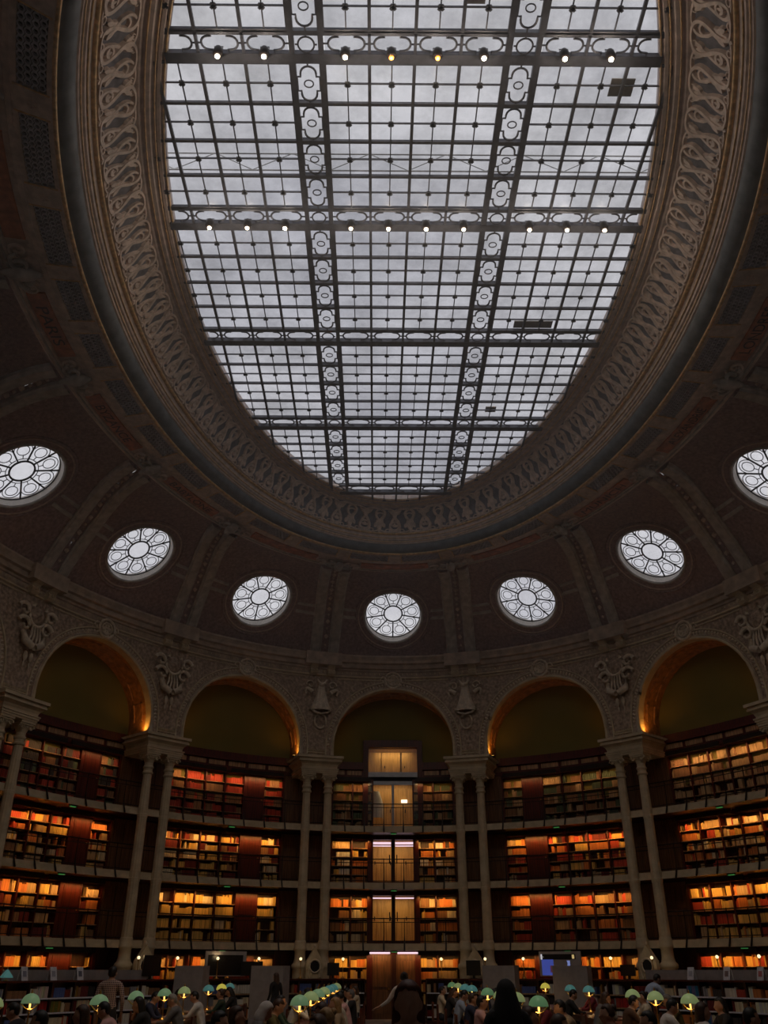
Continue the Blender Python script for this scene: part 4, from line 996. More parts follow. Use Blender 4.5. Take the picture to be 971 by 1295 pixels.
# ------------------------------------------------------------ LOW BOOKCASES ALONG THE WALL, THINGS ON THEM
M_PAPER = mat('white_paper', (.75, .75, .82, 1), .7, var=.15, scale=20)
M_GREY = mat('grey_felt', (.32, .29, .29, 1), .9, var=.15)
M_PLASTIC = mat('black_plastic', (.015, .014, .015, 1), .4, var=.2)
M_SCREENF = mat('screen_frame', (.45, .41, .4, 1), .5, var=.1)
LOWPAL = [WHT, WHT, RED, ORA, CRE, DRED, BLK, (.1, .15, .4), (.3, .3, .33), BRN]
LD0, LD1, LH = -1.9, -1.55, 1.44
for k in VIS:
    s, hw = BAYS[k]; f = lambda x, y, z, s=s: W(s+x, y, z)
    spans = [(-hw+.01, -1.35), (1.35, hw-.01)] if k == 0 else [(-hw+.01, hw-.01)]
    for si, (a, b) in enumerate(spans):
        nm = BAYN[k]+('' if k else (', left of the door' if si == 0 else ', right of the door'))
        t = thing('low_bookcase', W(s+(a+b)/2, LD0, 0), 'waist high mahogany bookcase in front of the gallery, '+nm, 'bookcase', 'low bookcases')
        mb = MB(); mb.box(a, b, LD1-.02, LD1, 0, LH, f, 6); mb.build('back_panel', M_WOODD, t)
        mb = MB(); mb.box(a, b, LD0-.05, LD1+.5, LH-.05, LH, f, 6); mb.build('top_board', M_WOOD, t)
        mb = MB(); mb.box(a, b, LD0+.02, LD1, 0, .1, f, 6); mb.build('plinth', M_WOODD, t)
        n = max(2, round((b-a)/.95))
        for j in range(n+1):
            u = a+(b-a)*j/n; mb = MB(); mb.box(u-.03, u+.03, LD0, LD1, 0, LH-.05, f); mb.build('upright', M_WOODD, t)
        for z in (.22, .6, .98):
            mb = MB(); mb.box(a, b, LD0+.01, LD1, z-.025, z, f, 6); mb.build('shelf', M_WOODD, t)
            mb = MB(); mb.box(a+.03, b-.03, LD0-.005, LD0+.01, z-.03, z+.012, f, 6); mb.build('label_rail', M_PAPER if abs(k) != 1 else M_SHELF, t)
            for j in range(n):
                ua, ub = a+(b-a)*j/n+.03, a+(b-a)*(j+1)/n-.03
                fill(s, ua, ub, z, z+.33, LD0+.03, LOWPAL, gap=.1 if abs(k) > 1 else .3, full=.95, low=(k, int(z*10)//3, j))
        # a low grey felt divider standing on the top
        if abs(k) >= 2:
            mb = MB(); mb.box(a+.3, b-.3, LD1+.2, LD1+.24, LH, LH+.28, f, 6)
            mb.build('desk_divider', M_GREY, label='low grey felt divider standing on the bookcase top, '+BAYN[k], cat='divider')
def leaflet(s, i, tilt, col, lab):
    f = lambda x, y, z: W(s+x, LD0+.15+y, LH+z)
    mb = MB(); mb.box(-.13, .13, tilt*.0, .015, 0, .36, lambda x, y, z: f(x, y+z*.3, z)); mb.box(-.13, .13, .2, .215, 0, .3, lambda x, y, z: f(x, y-z*.25, z)); t = mb.build('leaflet_stand', M_PAPER, label=lab, cat='leaflet')
    mb = MB(); mb.box(-.07, .07, -.006, 0, .1, .25, lambda x, y, z: f(x, y+z*.3-.002, z)); mb.build('printed_patch', mat('print_patch_%d' % i, col, .7), t)
for i, (s, lab) in enumerate(((-16.05, 'white leaflet stand on the left bookcase, farthest left'), (-14.86, 'white leaflet stand on the left bookcase, second from the left edge'), (-13.75, 'white leaflet stand on the left bookcase, third from the left edge'), (12.7, 'white leaflet stand on the right bookcase, nearest the column pair'), (14.17, 'white leaflet stand on the right bookcase, second from the column pair'), (15.51, 'pinkish leaflet stand on the right bookcase near the right edge'))):
    leaflet(s, i, 0, ((.3, .3, .4, 1), (.4, .4, .5, 1), (.15, .15, .2, 1), (.5, .5, .6, 1), (.3, .2, .2, 1), (.6, .2, .2, 1))[i], lab)
# globe lamps on brass stems along the counter
M_GLOBE = mat('globe_bulb', (1, .85, .6, 1), .3, emit=(1, .78, .42, 1), estr=1.6)
for i, s in enumerate((-11.0, -9.34, -7.61, -5.84, -4.04, -2.22, 1.98, 3.85, 5.47, 9.16, 10.87, 13.53, 15.19)):
    o = W(s, -1.25, LH); side = 'left' if s < 0 else 'right'; q = sorted(abs(x) for x in (-11.0, -9.34, -7.61, -5.84, -4.04, -2.22) ) if s < 0 else [1.98, 3.85, 5.47, 9.16, 10.87, 13.53, 15.19]
    t = thing('globe_lamp', o, 'small brass lamp with glowing globe, %s along the counter %s of the door' % (['nearest', 'second', 'third', 'fourth', 'fifth', 'sixth', 'seventh'][q.index(abs(s))], side), 'lamp', 'brass globe lamps on the counter')
    mb = MB(); mb.lathe([(.09, 0), (.09, .02), (.03, .05), (.014, .1), (.014, .52), (.03, .56), (.035, .6)], 10, o); mb.build('stem', M_BRASS, t, True)
    mb = MB(); mb.lathe([(.0, .59), (.035, .605), (.055, .645), (.035, .685), (.0, .7)], 10, o); mb.build('globe', M_GLOBE, t, True)
    if i % 2 == 0: light('globe_light', 'POINT', (o[0], o[1], o[2]+.68), 2.0, (1, .7, .35), t, size=.08)
# pointed stone heating grilles between the paired columns, black monitors before them
for pk, s in PIER.items():
    if abs(pk) > 1.6: continue
    f = lambda x, y, z: W(s+x, -.64+y, z)
    t = thing('heating_grille', W(s, -.64, 0), 'pointed grey stone heating grille between the columns, %s pier %s of the door' % (ORD[abs(pk)], 'left' if pk < 0 else 'right'), 'grille', 'pointed heating grilles')
    out = [(-.36, 0), (-.36, 1.85), (-.34, 2.0), (-.2, 2.2), (-.08, 2.38), (0, 2.5), (.08, 2.38), (.2, 2.2), (.34, 2.0), (.36, 1.85), (.36, 0)]
    mb = MB(); a = [f(x, 0, z) for x, z in out]; b = [f(x, .22, z) for x, z in out]; mb.grid([a, b], closed=True); mb.face(a); mb.face(list(reversed(b))); mb.build('slab', M_STONE, t)
    mb = MB(); mb.tube([f(.22*cos(2*pi*j/20), -.02, 1.85+.22*sin(2*pi*j/20)) for j in range(20)], .035, 6, closed=True); mb.build('ring', M_CART, t, True)
    mb = MB(); mb.face([f(.2*cos(2*pi*j/20), -.008, 1.85+.2*sin(2*pi*j/20)) for j in range(20)]); mb.build('opening', M_BLACK, t)  # flat black disc paints the shade of a hole
    for sg in (-1, 1):
        mb = MB(); mb.tube([f(sg*(.3-.02*j), -.02, 1.75-.3*sin(j*.35)) for j in range(9)], .025, 5); mb.build('swag', M_CART, t, True)
    mb = MB(); mb.lathe([(0, 0), (.05, .04), (.04, .09), (0, .14)], 8, f(0, .1, 2.48)); mb.build('finial', M_CART, t, True)
def monitor(s, wd, ht, z, d, lab):
    f = lambda x, y, zz: W(s+x, d+y, z+zz)
    t = thing('monitor', W(s, d, LH), lab, 'monitor')
    mb = MB(); mb.box(-wd/2, wd/2, 0, .06, .1, .1+ht, f); mb.build('panel', M_PLASTIC, t)
    mb = MB(); mb.box(-.05, .05, .06, .1, -.0, .3, f); mb.box(-.14, .14, -.05, .15, 0, .015, f); mb.build('stand', M_PLASTIC, t)
monitor(-2.65, .5, .42, LH, -1.35, 'black monitor back on the counter left of the door'); monitor(3.35, .6, .5, LH, -1.35, 'black monitor back before the pointed grille right of the door')
monitor(-10.5, .75, .62, LH, -1.4, 'large black monitor back before the second pointed grille left of the door'); monitor(9.9, .6, .34, LH, -1.4, 'black monitor back before the second pointed grille right of the door'); monitor(-6.2, .9, .45, LH, -1.45, 'black monitor overlapping the dark television screen')
# two large framed screens
def television(s, lit, lab):
    f = lambda x, y, z: W(s+x, -1.15+y, z)
    t = thing('television', W(s, -1.15, LH), lab, 'television')
    z0, z1, hwd = 1.52, 2.32, .87
    mb = MB(); mb.box(-hwd, hwd, .02, .08, z0, z1, f); mb.build('panel', M_SCREENF, t)
    mb = MB(); mb.box(-hwd+.1, (hwd-.38 if lit else hwd-.14), .01, .022, z0+.03, z1-.12, f); mb.build('screen', M_BLUESCR if lit else M_PLASTIC, t)
    if lit:
        mb = MB(); mb.box(-hwd+.1, hwd-.2, .0, .012, z1-.26, z1-.09, f); mb.build('title_bar', M_PLASTIC, t)
        mb = MB()
        for j, wd in enumerate((.05, .04, .06, .05, .03, .06, .04, .05)): mb.box(-hwd+.18+j*.07, -hwd+.18+j*.07+wd, -.004, .002, z1-.2, z1-.16, f)
        mb.build('title_text', M_WHITEL, t, kind='stuff')
        mb = MB(); mb.box(-hwd+.08, -hwd+.14, -.002, .008, z1-.26, z1-.09, f); mb.build('logo_patch', M_WHITEL, t)
        mb = MB(); mb.box(-.0, .42, -.002, .008, z0+.1, z1-.3, f); mb.build('light_card', M_BLUE2, t)
        mb = MB(); mb.face([f(.2+.12*cos(2*pi*j/20), -.006, 1.93+.12*sin(2*pi*j/20)) for j in range(20)]); mb.build('round_picture', M_SCREENF, t)
        mb = MB(); mb.box(-.42, -.18, -.002, .008, 1.64, 1.86, f); mb.build('dark_card', mat('dark_card', (.1, .03, .05, 1), .5, emit=(.1, .03, .06, 1), estr=.5), t)
        mb = MB(); mb.box(.47, .62, -.006, .004, z1-.24, z1-.11, f); mb.build('yellow_logo', mat('yellow_logo', (.8, .6, .2, 1), .5, emit=(.8, .6, .25, 1), estr=.5), t)
    mb = MB(); mb.box(-.05, .05, .08, .12, LH, z0+.3, f); mb.box(-.3, .3, -.05, .25, LH, LH+.02, f); mb.build('stand', M_PLASTIC, t)
M_BLUESCR = mat('blue_screen', (.05, .07, .25, 1), .4, emit=(.06, .09, .42, 1), estr=.55, var=.4, scale=2)
M_BLUE2 = mat('pale_blue_screen', (.2, .25, .5, 1), .4, emit=(.22, .28, .62, 1), estr=.6)
M_WHITEL = mat('white_screen_text', (.8, .8, .8, 1), .4, emit=(.8, .8, .85, 1), estr=.6)
television(6.97, True, 'large screen showing a blue page with round picture, on the right counter'); television(-7.2, False, 'large dark switched off screen in grey frame, on the left counter')
# grey felt carrel screens standing on the floor
def screen(x, y, wd, ang, z1, lab):
    t = thing('partition', (x, y, 0), lab, 'partition', rz=ang)
    mb = MB(); mb.box(-wd/2, wd/2, -.02, .02, .1, z1); inst('panel', mb.mesh('panel', M_GREY), t)
    mb = MB(); mb.box(0, .55, -.02, .02, .1, z1, lambda x, y, z: (wd/2+x*.35, y+x*.9, z)); inst('side_panel', mb.mesh('side_panel', M_GREY), t)
    for sg in (-1, 1):
        mb = MB(); mb.box(sg*wd*.42-.03, sg*wd*.42+.03, -.2, .2, 0, .1); inst('foot', mb.mesh('foot', M_PLASTIC), t)
screen(-6.05, 31.5, .9, .15, 1.84, 'grey felt carrel screen left of the dark television'); screen(-3.55, 31.8, 1.05, .05, 1.84, 'wide grey felt carrel screen left of the middle doorway')
screen(4.05, 32.0, 1.05, -.05, 1.85, 'wide grey felt carrel screen right of the middle doorway'); screen(6.25, 31.2, 1.1, -.12, 1.84, 'grey felt carrel screen below the blue television')

# ------------------------------------------------------------ READING TABLES AND GREEN LAMPS
M_TABLE = wood('table_mahogany', (.14, .035, .016, 1))
TBL = [(-5.75, 14.2, 18.0, 'far left'), (-4.5, 10.4, 31.0, 'left outer'), (-1.2, 9.6, 31.0, 'left inner'), (2.55, 9.6, 33.4, 'right inner'), (5.3, 11.4, 31.0, 'right outer')]
for x, y0, y1, nm in TBL:
    t = thing('reading_table', (x, y0, 0), 'long mahogany reading table under the green lamps, %s row' % nm, 'table', 'long reading tables')
    mb = MB(); mb.box(x-.45, x+.45, y0, y1, .72, .76); mb.build('table_top', M_TABLE, t)
    mb = MB(); mb.box(x-.38, x+.38, y0+.1, y1-.1, .62, .72); mb.build('apron', M_TABLE, t)
    n = max(2, round((y1-y0)/3.4))
    for j in range(n+1):
        for sg in (-1, 1):
            yy = lerp(y0+.12, y1-.12, j/n); mb = MB(); mb.lathe([(.04, 0), (.045, .1), (.03, .2), (.05, .45), (.045, .62)], 8, (x+sg*.36, yy, 0)); mb.build('leg', M_TABLE, t)
def shade_mat(nm, col, e):
    m = mat(nm, col, .28, emit=col, estr=e, var=.12, scale=2); return m
SHM = {'green': shade_mat('green_glass_shade', (.2, .42, .2, 1), .2), 'pale green': shade_mat('pale_green_shade', (.4, .52, .22, 1), .22), 'teal': shade_mat('teal_shade', (.13, .38, .36, 1), .18), 'yellow': shade_mat('yellow_shade', (.75, .66, .1, 1), .4), 'sea green': shade_mat('sea_green_shade', (.27, .46, .24, 1), .2)}
mb = MB(); mb.lathe([(.09, 0), (.09, .02), (.05, .04), (.02, .07), (.014, .12), (.013, .3), (.02, .31), (.013, .33), (.012, .42)], 12); ME_POLE = mb.mesh('pole', M_BRASS, smooth=True)
mb = MB(); mb.lathe([(.0, .36), (.014, .37), (.017, .42), (.014, .48), (0, .5)], 10); ME_LB = mb.mesh('bulb', mat('desk_bulb', (1, .6, .2, 1), .3, emit=(1, .55, .14, 1), estr=1.6), smooth=True)
mb = MB(); prof = [(.152*cos(a), .455+.15*sin(a)) for a in [x*pi/2/8 for x in range(8)]]+[(.02, .605), (.018, .6)]
mb.lathe(prof[:9], 20); ME_SHADE = None; shp = mb
def shade_mesh(m): return shp.mesh('shade', m, smooth=True)
SHME = {k: shade_mesh(m) for k, m in SHM.items()}
mb = MB(); mb.lathe([(.012, .6), (.02, .615), (.012, .63), (.018, .64), (0, .665)], 8); ME_FIN = mb.mesh('finial', M_BRASS, smooth=True)
arm = MB(); arm.tube([(0, 0, .36), (.07, 0, .385), (.148, 0, .455)], .009, 6); ME_ARM = arm.mesh('arm', M_BRASS)
LAMPS = [(-5.8, 15.0, 'pale green'), (-5.8, 16.6, 'sea green'), (-4.45, 15.9, 'sea green'), (-4.55, 18.7, 'sea green'), (-4.55, 21.2, 'sea green'), (-4.6, 23.6, 'pale green'), (-4.5, 26.4, 'teal'), (-4.45, 28.3, 'yellow'), (-4.5, 30.2, 'teal'),
         (-1.2, 15.6, 'sea green'), (-1.2, 18.2, 'pale green'), (-1.2, 20.4, 'sea green'), (-1.2, 22.8, 'pale green'), (-1.2, 25.2, 'teal'), (-1.2, 27.6, 'teal'), (-1.2, 30.0, 'pale green'),
         (2.5, 15.1, 'green'), (2.5, 17.4, 'pale green'), (2.5, 19.6, 'pale green'), (2.5, 21.9, 'green'), (2.55, 25.9, 'teal'), (2.55, 27.9, 'teal'), (2.55, 30.2, 'pale green'), (2.55, 32.6, 'green'),
         (5.25, 16.4, 'pale green'), (5.25, 18.4, 'pale green'), (5.3, 20.2, 'pale green'), (5.45, 25.0, 'teal'), (5.3, 26.6, 'teal'), (5.3, 30.5, 'yellow')]
cnt = {}
for x, y, c in LAMPS:
    row = min(TBL, key=lambda q: abs(q[0]-x) if q[1] <= y <= q[2] else 99)[3]; cnt[row] = cnt.get(row, 0)+1
    t = thing('desk_lamp', (x, y, .76), '%s domed desk lamp, %s from the near end of the %s table' % (c, ['first', 'second', 'third', 'fourth', 'fifth', 'sixth', 'seventh', 'eighth'][cnt[row]-1], row), 'lamp', 'domed desk lamps on the reading tables')
    inst('pole', ME_POLE, t); inst('bulb', ME_LB, t); inst('shade', SHME[c], t); inst('finial', ME_FIN, t)
    ra = random.uniform(-.3, .3)
    for a in (0, pi): inst('arm', ME_ARM, t, rz=a+ra)
    light('desk_light', 'POINT', (x, y, .76+.4), DESKW, (1, .6, .25), t, size=.04)
o = W(-16.72, -1.65, LH); t = thing('pyramid_lamp', o, 'teal pyramid shaded lamp standing on the left bookcase by the frame edge', 'lamp')
mb = MB(); mb.lathe([(.07, 0), (.07, .02), (.012, .04), (.012, .12)], 10, o); mb.build('stem', M_BRASS, t); mb = MB(); mb.lathe([(.2, .08), (.17, .13), (.06, .25), (.02, .29)], 4, o); mb.build('shade', SHM['teal'], t); mb = MB(); mb.lathe([(.015, .29), (.02, .31), (0, .34)], 6, o); mb.build('finial', M_BRASS, t)

# ------------------------------------------------------------ PEOPLE
M_SKIN = mat('skin', (.5, .28, .19, 1), .55, var=.12, scale=10)
M_SKIND = mat('dark_skin', (.22, .11, .07, 1), .55, var=.12, scale=10)
def cloth(n, c): return mat('cloth_'+n, c, .85, var=.2, scale=8)
def checked():
    m = bpy.data.materials.new('checked_shirt'); m.use_nodes = True; n = m.node_tree; b = n.nodes['Principled BSDF']; b.inputs['Roughness'].default_value = .85
    t = n.nodes.new('ShaderNodeTexCoord'); mx = None; outs = []
    for ax in ('X', 'Z'):
        wv = n.nodes.new('ShaderNodeTexWave'); wv.bands_direction = ax; wv.inputs['Scale'].default_value = 9; n.links.new(t.outputs['Object'], wv.inputs['Vector']); outs.append(wv.outputs['Fac'])
    mt = n.nodes.new('ShaderNodeMath'); mt.operation = 'MULTIPLY'; n.links.new(outs[0], mt.inputs[0]); n.links.new(outs[1], mt.inputs[1])
    r = n.nodes.new('ShaderNodeValToRGB'); r.color_ramp.elements[0].color = (.45, .33, .3, 1); r.color_ramp.elements[0].position = .1; r.color_ramp.elements[1].color = (.06, .03, .04, 1); r.color_ramp.elements[1].position = .5
    n.links.new(mt.outputs[0], r.inputs[0]); n.links.new(r.outputs[0], b.inputs['Base Color']); return m
CL = {'black': cloth('black', (.02, .018, .02, 1)), 'white': cloth('white', (.72, .66, .62, 1)), 'pale blue': cloth('pale_blue', (.4, .47, .62, 1)), 'navy': cloth('navy', (.025, .03, .07, 1)), 'dark green': cloth('dark_green', (.03, .06, .04, 1)),
      'maroon': cloth('maroon', (.2, .02, .03, 1)), 'pink': cloth('pink', (.75, .42, .4, 1)), 'grey': cloth('grey', (.17, .16, .16, 1)), 'olive': cloth('olive', (.12, .1, .03, 1)), 'tan': cloth('tan', (.42, .29, .17, 1)), 'cream': cloth('cream', (.68, .58, .44, 1)), 'brown': cloth('brown', (.13, .06, .03, 1)), 'checked': checked()}
HR = {'black': mat('black_hair', (.012, .009, .008, 1), .5, var=.3, scale=30), 'brown': mat('brown_hair', (.07, .03, .016, 1), .5, var=.4, scale=30), 'auburn': mat('auburn_hair', (.12, .028, .014, 1), .5, var=.4, scale=30), 'grey': mat('grey_hair', (.35, .33, .31, 1), .6, var=.3, scale=30), 'blond': mat('blond_hair', (.4, .24, .1, 1), .5, var=.3, scale=30), 'white scarf': CL['white'], 'black scarf': CL['black'], 'grey cap': CL['grey']}
M_JEANS = cloth('trousers', (.03, .03, .04, 1)); M_SHOE = mat('shoe_leather', (.02, .015, .012, 1), .5)
# a pose: joints (x, y forward, z) with radii; every body faces +y
def pose(kind):
    J = {}
    if kind.startswith('sit'):
        ln = {'sit_read': .16, 'sit_up': .04, 'sit_chin': .2, 'sit_turn': .1}[kind]
        J.update(pelvis=(0, 0, .52), waist=(0, ln*.25, .68), chest=(0, ln*.7, .88), shoulders=(0, ln, 1.0), neck=(0, ln*1.15, 1.07), head=(0, ln*1.35+.02, 1.16))
        for s_, g in (('l', -1), ('r', 1)):
            J['hip'+s_] = (g*.1, .02, .5); J['knee'+s_] = (g*.13, .43, .5); J['ankle'+s_] = (g*.13, .4, .08); J['toe'+s_] = (g*.14, .56, .04)
            J['sh'+s_] = (g*.18, ln, .99); J['el'+s_] = (g*.24, ln+.16, .79); J['wr'+s_] = (g*.12, ln+.36, .79); J['pa'+s_] = (g*.09, ln+.43, .785)
        if kind == 'sit_chin': J['elr'] = (.2, ln+.24, .8); J['wrr'] = (.08, ln+.17, 1.0); J['par'] = (.06, ln+.14, 1.06)
        if kind == 'sit_turn': J['ell'] = (-.3, ln-.02, .8); J['wrl'] = (-.3, ln+.2, .77); J['pal'] = (-.28, ln+.27, .78)
    else:
        ln = {'stand': .0, 'stand_reach': .05, 'stand_lean': .3}[kind]
        J.update(pelvis=(0, 0, .95), waist=(0, ln*.2, 1.1), chest=(0, ln*.6, 1.3), shoulders=(0, ln, 1.42-ln*.12), neck=(0, ln*1.1, 1.5-ln*.15), head=(0, ln*1.3+.02, 1.595-ln*.2))
        for s_, g in (('l', -1), ('r', 1)):
            J['hip'+s_] = (g*.1, 0, .92); J['knee'+s_] = (g*.11, .03, .5); J['ankle'+s_] = (g*.11, -.02, .09); J['toe'+s_] = (g*.13, .14, .04)
            J['sh'+s_] = (g*.19, ln, 1.41-ln*.12); J['el'+s_] = (g*.26, ln-.02, 1.13-ln*.1); J['wr'+s_] = (g*.24, ln+.12, .9); J['pa'+s_] = (g*.23, ln+.15, .82)
        if kind == 'stand_reach': J['ell'] = (-.34, ln+.08, 1.18); J['wrl'] = (-.55, ln+.2, 1.05); J['pal'] = (-.62, ln+.24, 1.03)
        if kind == 'stand_lean':
            for s_, g in (('l', -1), ('r', 1)): J['el'+s_] = (g*.25, ln+.12, 1.1); J['wr'+s_] = (g*.18, ln+.32, .98); J['pa'+s_] = (g*.16, ln+.39, .96)
    return J
RAD = dict(pelvis=.145, waist=.125, chest=.15, shoulders=.11, neck=.055, head=.05, hip=.1, knee=.062, ankle=.045, toe=.035, sh=.068, el=.046, wr=.03, pa=.034)
BONES = [('pelvis', 'waist'), ('waist', 'chest'), ('chest', 'shoulders'), ('shoulders', 'neck'), ('neck', 'head')]+[(a+s_ if a not in ('pelvis', 'shoulders') else a, b+s_) for s_ in 'lr' for a, b in (('pelvis', 'hip'), ('hip', 'knee'), ('knee', 'ankle'), ('ankle', 'toe'), ('shoulders', 'sh'), ('sh', 'el'), ('el', 'wr'), ('wr', 'pa'))]
def body(kind):
    J = pose(kind); names = list(J); ix = {n: i for i, n in enumerate(names)}
    co_ = [Vector(J[n]) for n in names]; ed = [(ix[a], ix[b]) for a, b in BONES]; rad = [RAD.get(n, RAD.get(n[:-1], .04)) for n in names]
    for s_, g in (('l', -1), ('r', 1)):        # five fingers rooted in each palm
        p = Vector(J['pa'+s_]); d = (p-Vector(J['wr'+s_])).normalized(); sd = d.cross(Vector((0, 0, 1)) if abs(d.z) < .8 else Vector((0, 1, 0))).normalized(); nn = sd.cross(d)
        for q, (o_, ln) in enumerate(((-.03, .07), (-.01, .08), (.01, .078), (.03, .062))):
            i = len(co_); co_ += [p+sd*o_+d*.02, p+sd*o_*1.2+d*(.02+ln*.55)-nn*.008, p+sd*o_*1.2+d*(.02+ln)-nn*.028]; rad += [.012, .01, .009]; ed += [(ix['pa'+s_], i), (i, i+1), (i+1, i+2)]
        i = len(co_); co_ += [p-sd*.035*g-d*.02, p-sd*.065*g+d*.02]; rad += [.013, .01]; ed += [(ix['pa'+s_], i), (i, i+1)]
    me = bpy.data.meshes.new('rig'); me.from_pydata(co_, ed, []); o = bpy.data.objects.new('rig', me); COL.objects.link(o)
    sk = o.modifiers.new('s', 'SKIN'); sv = me.skin_vertices[0].data
    for i, r in enumerate(rad): sv[i].radius = (r*1.15, r*.85) if names[i:i+1] and names[i] in ('pelvis', 'waist', 'chest', 'shoulders') else (r, r)
    sv[0].use_root = True
    o.modifiers.new('u', 'SUBSURF').levels = 1
    dg = bpy.context.evaluated_depsgraph_get(); m1 = bpy.data.meshes.new_from_object(o.evaluated_get(dg)); bpy.data.objects.remove(o)
    bm = bmesh.new(); bm.from_mesh(m1)
    h = Vector(J['head']); down = .5 if kind in ('sit_read', 'stand_lean') else .25 if kind == 'sit_chin' else .05
    RM = Matrix.Translation(h) @ Matrix.Rotation(-down, 4, 'X')
    def blob(c, sc, sub=2):
        bmesh.ops.create_icosphere(bm, subdivisions=sub, radius=1, matrix=RM @ Matrix.Translation(c) @ Matrix.Diagonal((*sc, 1)))
    blob((0, 0, .02), (.076, .092, .105), 3); blob((0, .03, -.045), (.056, .06, .055)); blob((0, .098, -.005), (.014, .022, .024)); blob((0, .084, -.05), (.026, .014, .01))
    for g in (-1, 1): blob((g*.08, 0, 0), (.014, .022, .032)); blob((g*.032, .083, .022), (.016, .01, .01))
    m2 = bpy.data.meshes.new('body'); bm.to_mesh(m2); bm.free()
    o = bpy.data.objects.new('body', m2); COL.objects.link(o); r = o.modifiers.new('r', 'REMESH'); r.mode = 'VOXEL'; r.voxel_size = .014; r.use_smooth_shade = True
    sm = o.modifiers.new('m', 'SMOOTH'); sm.iterations = 2; sm.factor = .4
    dg = bpy.context.evaluated_depsgraph_get(); m3 = bpy.data.meshes.new_from_object(o.evaluated_get(dg)); bpy.data.objects.remove(o)
    SEG = [(Vector(J[a]), Vector(J[b]), a, b) for a, b in BONES]
    lab = {'neck': 1, 'head': 1}
    m3.materials.clear()
    for m in (CL['black'], M_SKIN, M_JEANS, M_SHOE): m3.materials.append(m)
    idx = []
    for p in m3.polygons:
        c = p.center; best = None
        for a, b, na, nb in SEG:
            ab = b-a; t = max(0, min(1, (c-a).dot(ab)/ab.length_squared)); d = (c-a-ab*t).length-.6*RAD.get(nb, RAD.get(nb[:-1], .04))
            if best is None or d < best[0]: best = (d, nb, t)
        nb = best[1]; hd = (c-h).length
        k = 1 if hd < .14 or nb in ('head',) or (nb == 'neck' and best[2] > .45) else 1 if nb[:2] in ('pa',) or (nb[:2] == 'wr' and best[2] > .75) or (c-Vector(J['pal'])).length < .1 or (c-Vector(J['par'])).length < .1 else 3 if nb[:3] == 'toe' or (nb[:5] == 'ankle' and best[2] > .9) else 2 if nb[:3] in ('kne', 'ank', 'hip') else 0
        idx.append(k)
    m3.polygons.foreach_set('material_index', idx); m3.polygons.foreach_set('use_smooth', [True]*len(idx)); m3.name = 'body'
    return m3, RM
POSES = {k: body(k) for k in ('sit_read', 'sit_up', 'sit_chin', 'sit_turn', 'stand', 'stand_reach', 'stand_lean')}
def hair_mesh(style):
    bm = bmesh.new(); bmesh.ops.create_icosphere(bm, subdivisions=3, radius=1)
    for v in bm.verts:
        c = v.co.copy(); x, y, z = c
        if style == 'short':
            fr = y > .35 and z < .45; k = 1.0
            v.co = Vector((x*.086, y*.1-.008, z*.11+.03)); 
            if z < -.15 and y > -.2 or fr: v.co = Vector((x*.06, y*.05-.02, z*.06+.03))
        elif style in ('long', 'bun'):
            v.co = Vector((x*.094, y*.105-.014, z*.115+.032))
            if y > .3 and z < .5: v.co = Vector((x*.055, y*.04-.02, z*.06+.03))
            elif z < -.1 and style == 'long': v.co = Vector((x*.115, min(y, .1)*.09-.035, -.02+z*.3))
            elif z < -.4: v.co = Vector((x*.06, y*.06-.02, z*.09+.02))
        elif style == 'scarf':
            v.co = Vector((x*.1, y*.115-.01, z*.125+.025))
            if y > .55 and abs(z) < .55: v.co = Vector((x*.06, .03, z*.07+.01))
            elif z < -.3: v.co = Vector((x*(.1+.16*(-z-.3)), y*(.11+.1*(-z-.3))-.02, z*.26+.06))
        elif style == 'veil':
            v.co = Vector((x*.105, y*.12-.015, z*.13+.03))
            if y > .6 and abs(z) < .5: v.co = Vector((x*.06, .03, z*.07+.01))
            elif z < -.1: v.co = Vector((x*(.11+.2*min(.6, -z-.1)), y*(.12+.08*min(.6, -z-.1))-.03, z*.6+.06))
    if style == 'bun': bmesh.ops.create_icosphere(bm, subdivisions=2, radius=.045, matrix=Matrix.Translation((0, -.1, .09)))
    me = bpy.data.meshes.new('hair'); bm.to_mesh(me); bm.free(); me.materials.append(HR['black']); me.polygons.foreach_set('use_smooth', [True]*len(me.polygons)); return me
HM = {s: hair_mesh(s) for s in ('short', 'long', 'bun', 'scarf', 'veil')}
mb = MB()
for x in (-.19, .19):
    for y in (-.19, .19): mb.box(x-.02, x+.02, y-.02, y+.02, 0, .43)
ME_CL = mb
def chair(x, y, rz, lab):
    t = thing('reading_chair', (x, y, 0), lab, 'chair', 'reading chairs at the long tables', rz=rz)
    for nm, me in CHAIR: inst(nm, me, t)
def cm(nm, *bxs):
    mb = MB()
    for b in bxs: mb.box(*b)
    return mb.mesh(nm, M_TABLE)
CHAIR = [('seat', cm('seat', (-.22, .22, -.22, .22, .39, .43))), ('backrest', cm('backrest', (-.21, .21, -.24, -.21, .62, .86))), ('back_frame', cm('back_frame', (-.21, -.17, -.24, -.2, .4, .9), (.17, .21, -.24, -.2, .4, .9)))]+[('leg', cm('leg', (x-.02, x+.02, y-.02, y+.02, 0, .39))) for x in (-.19, .19) for y in (-.19, .19)]
def person(x, y, kind, face, top, hair, style, lab, z=0, sc=1, skin=None, group=None):
    me, RM = POSES[kind]
    t = thing('person', (x, y, z), lab, 'person', group, rz=face)
    b = inst('body', me, t, scale=(sc, sc, sc)); objmat(b, 0, CL[top]); objmat(b, 1, skin or M_SKIN)
    h = inst('headscarf' if 'scarf' in hair else 'cap' if 'cap' in hair else 'hair', HM[style], t); h.matrix_local = Matrix.Scale(sc, 4) @ RM; objmat(h, 0, HR[hair])
    return t
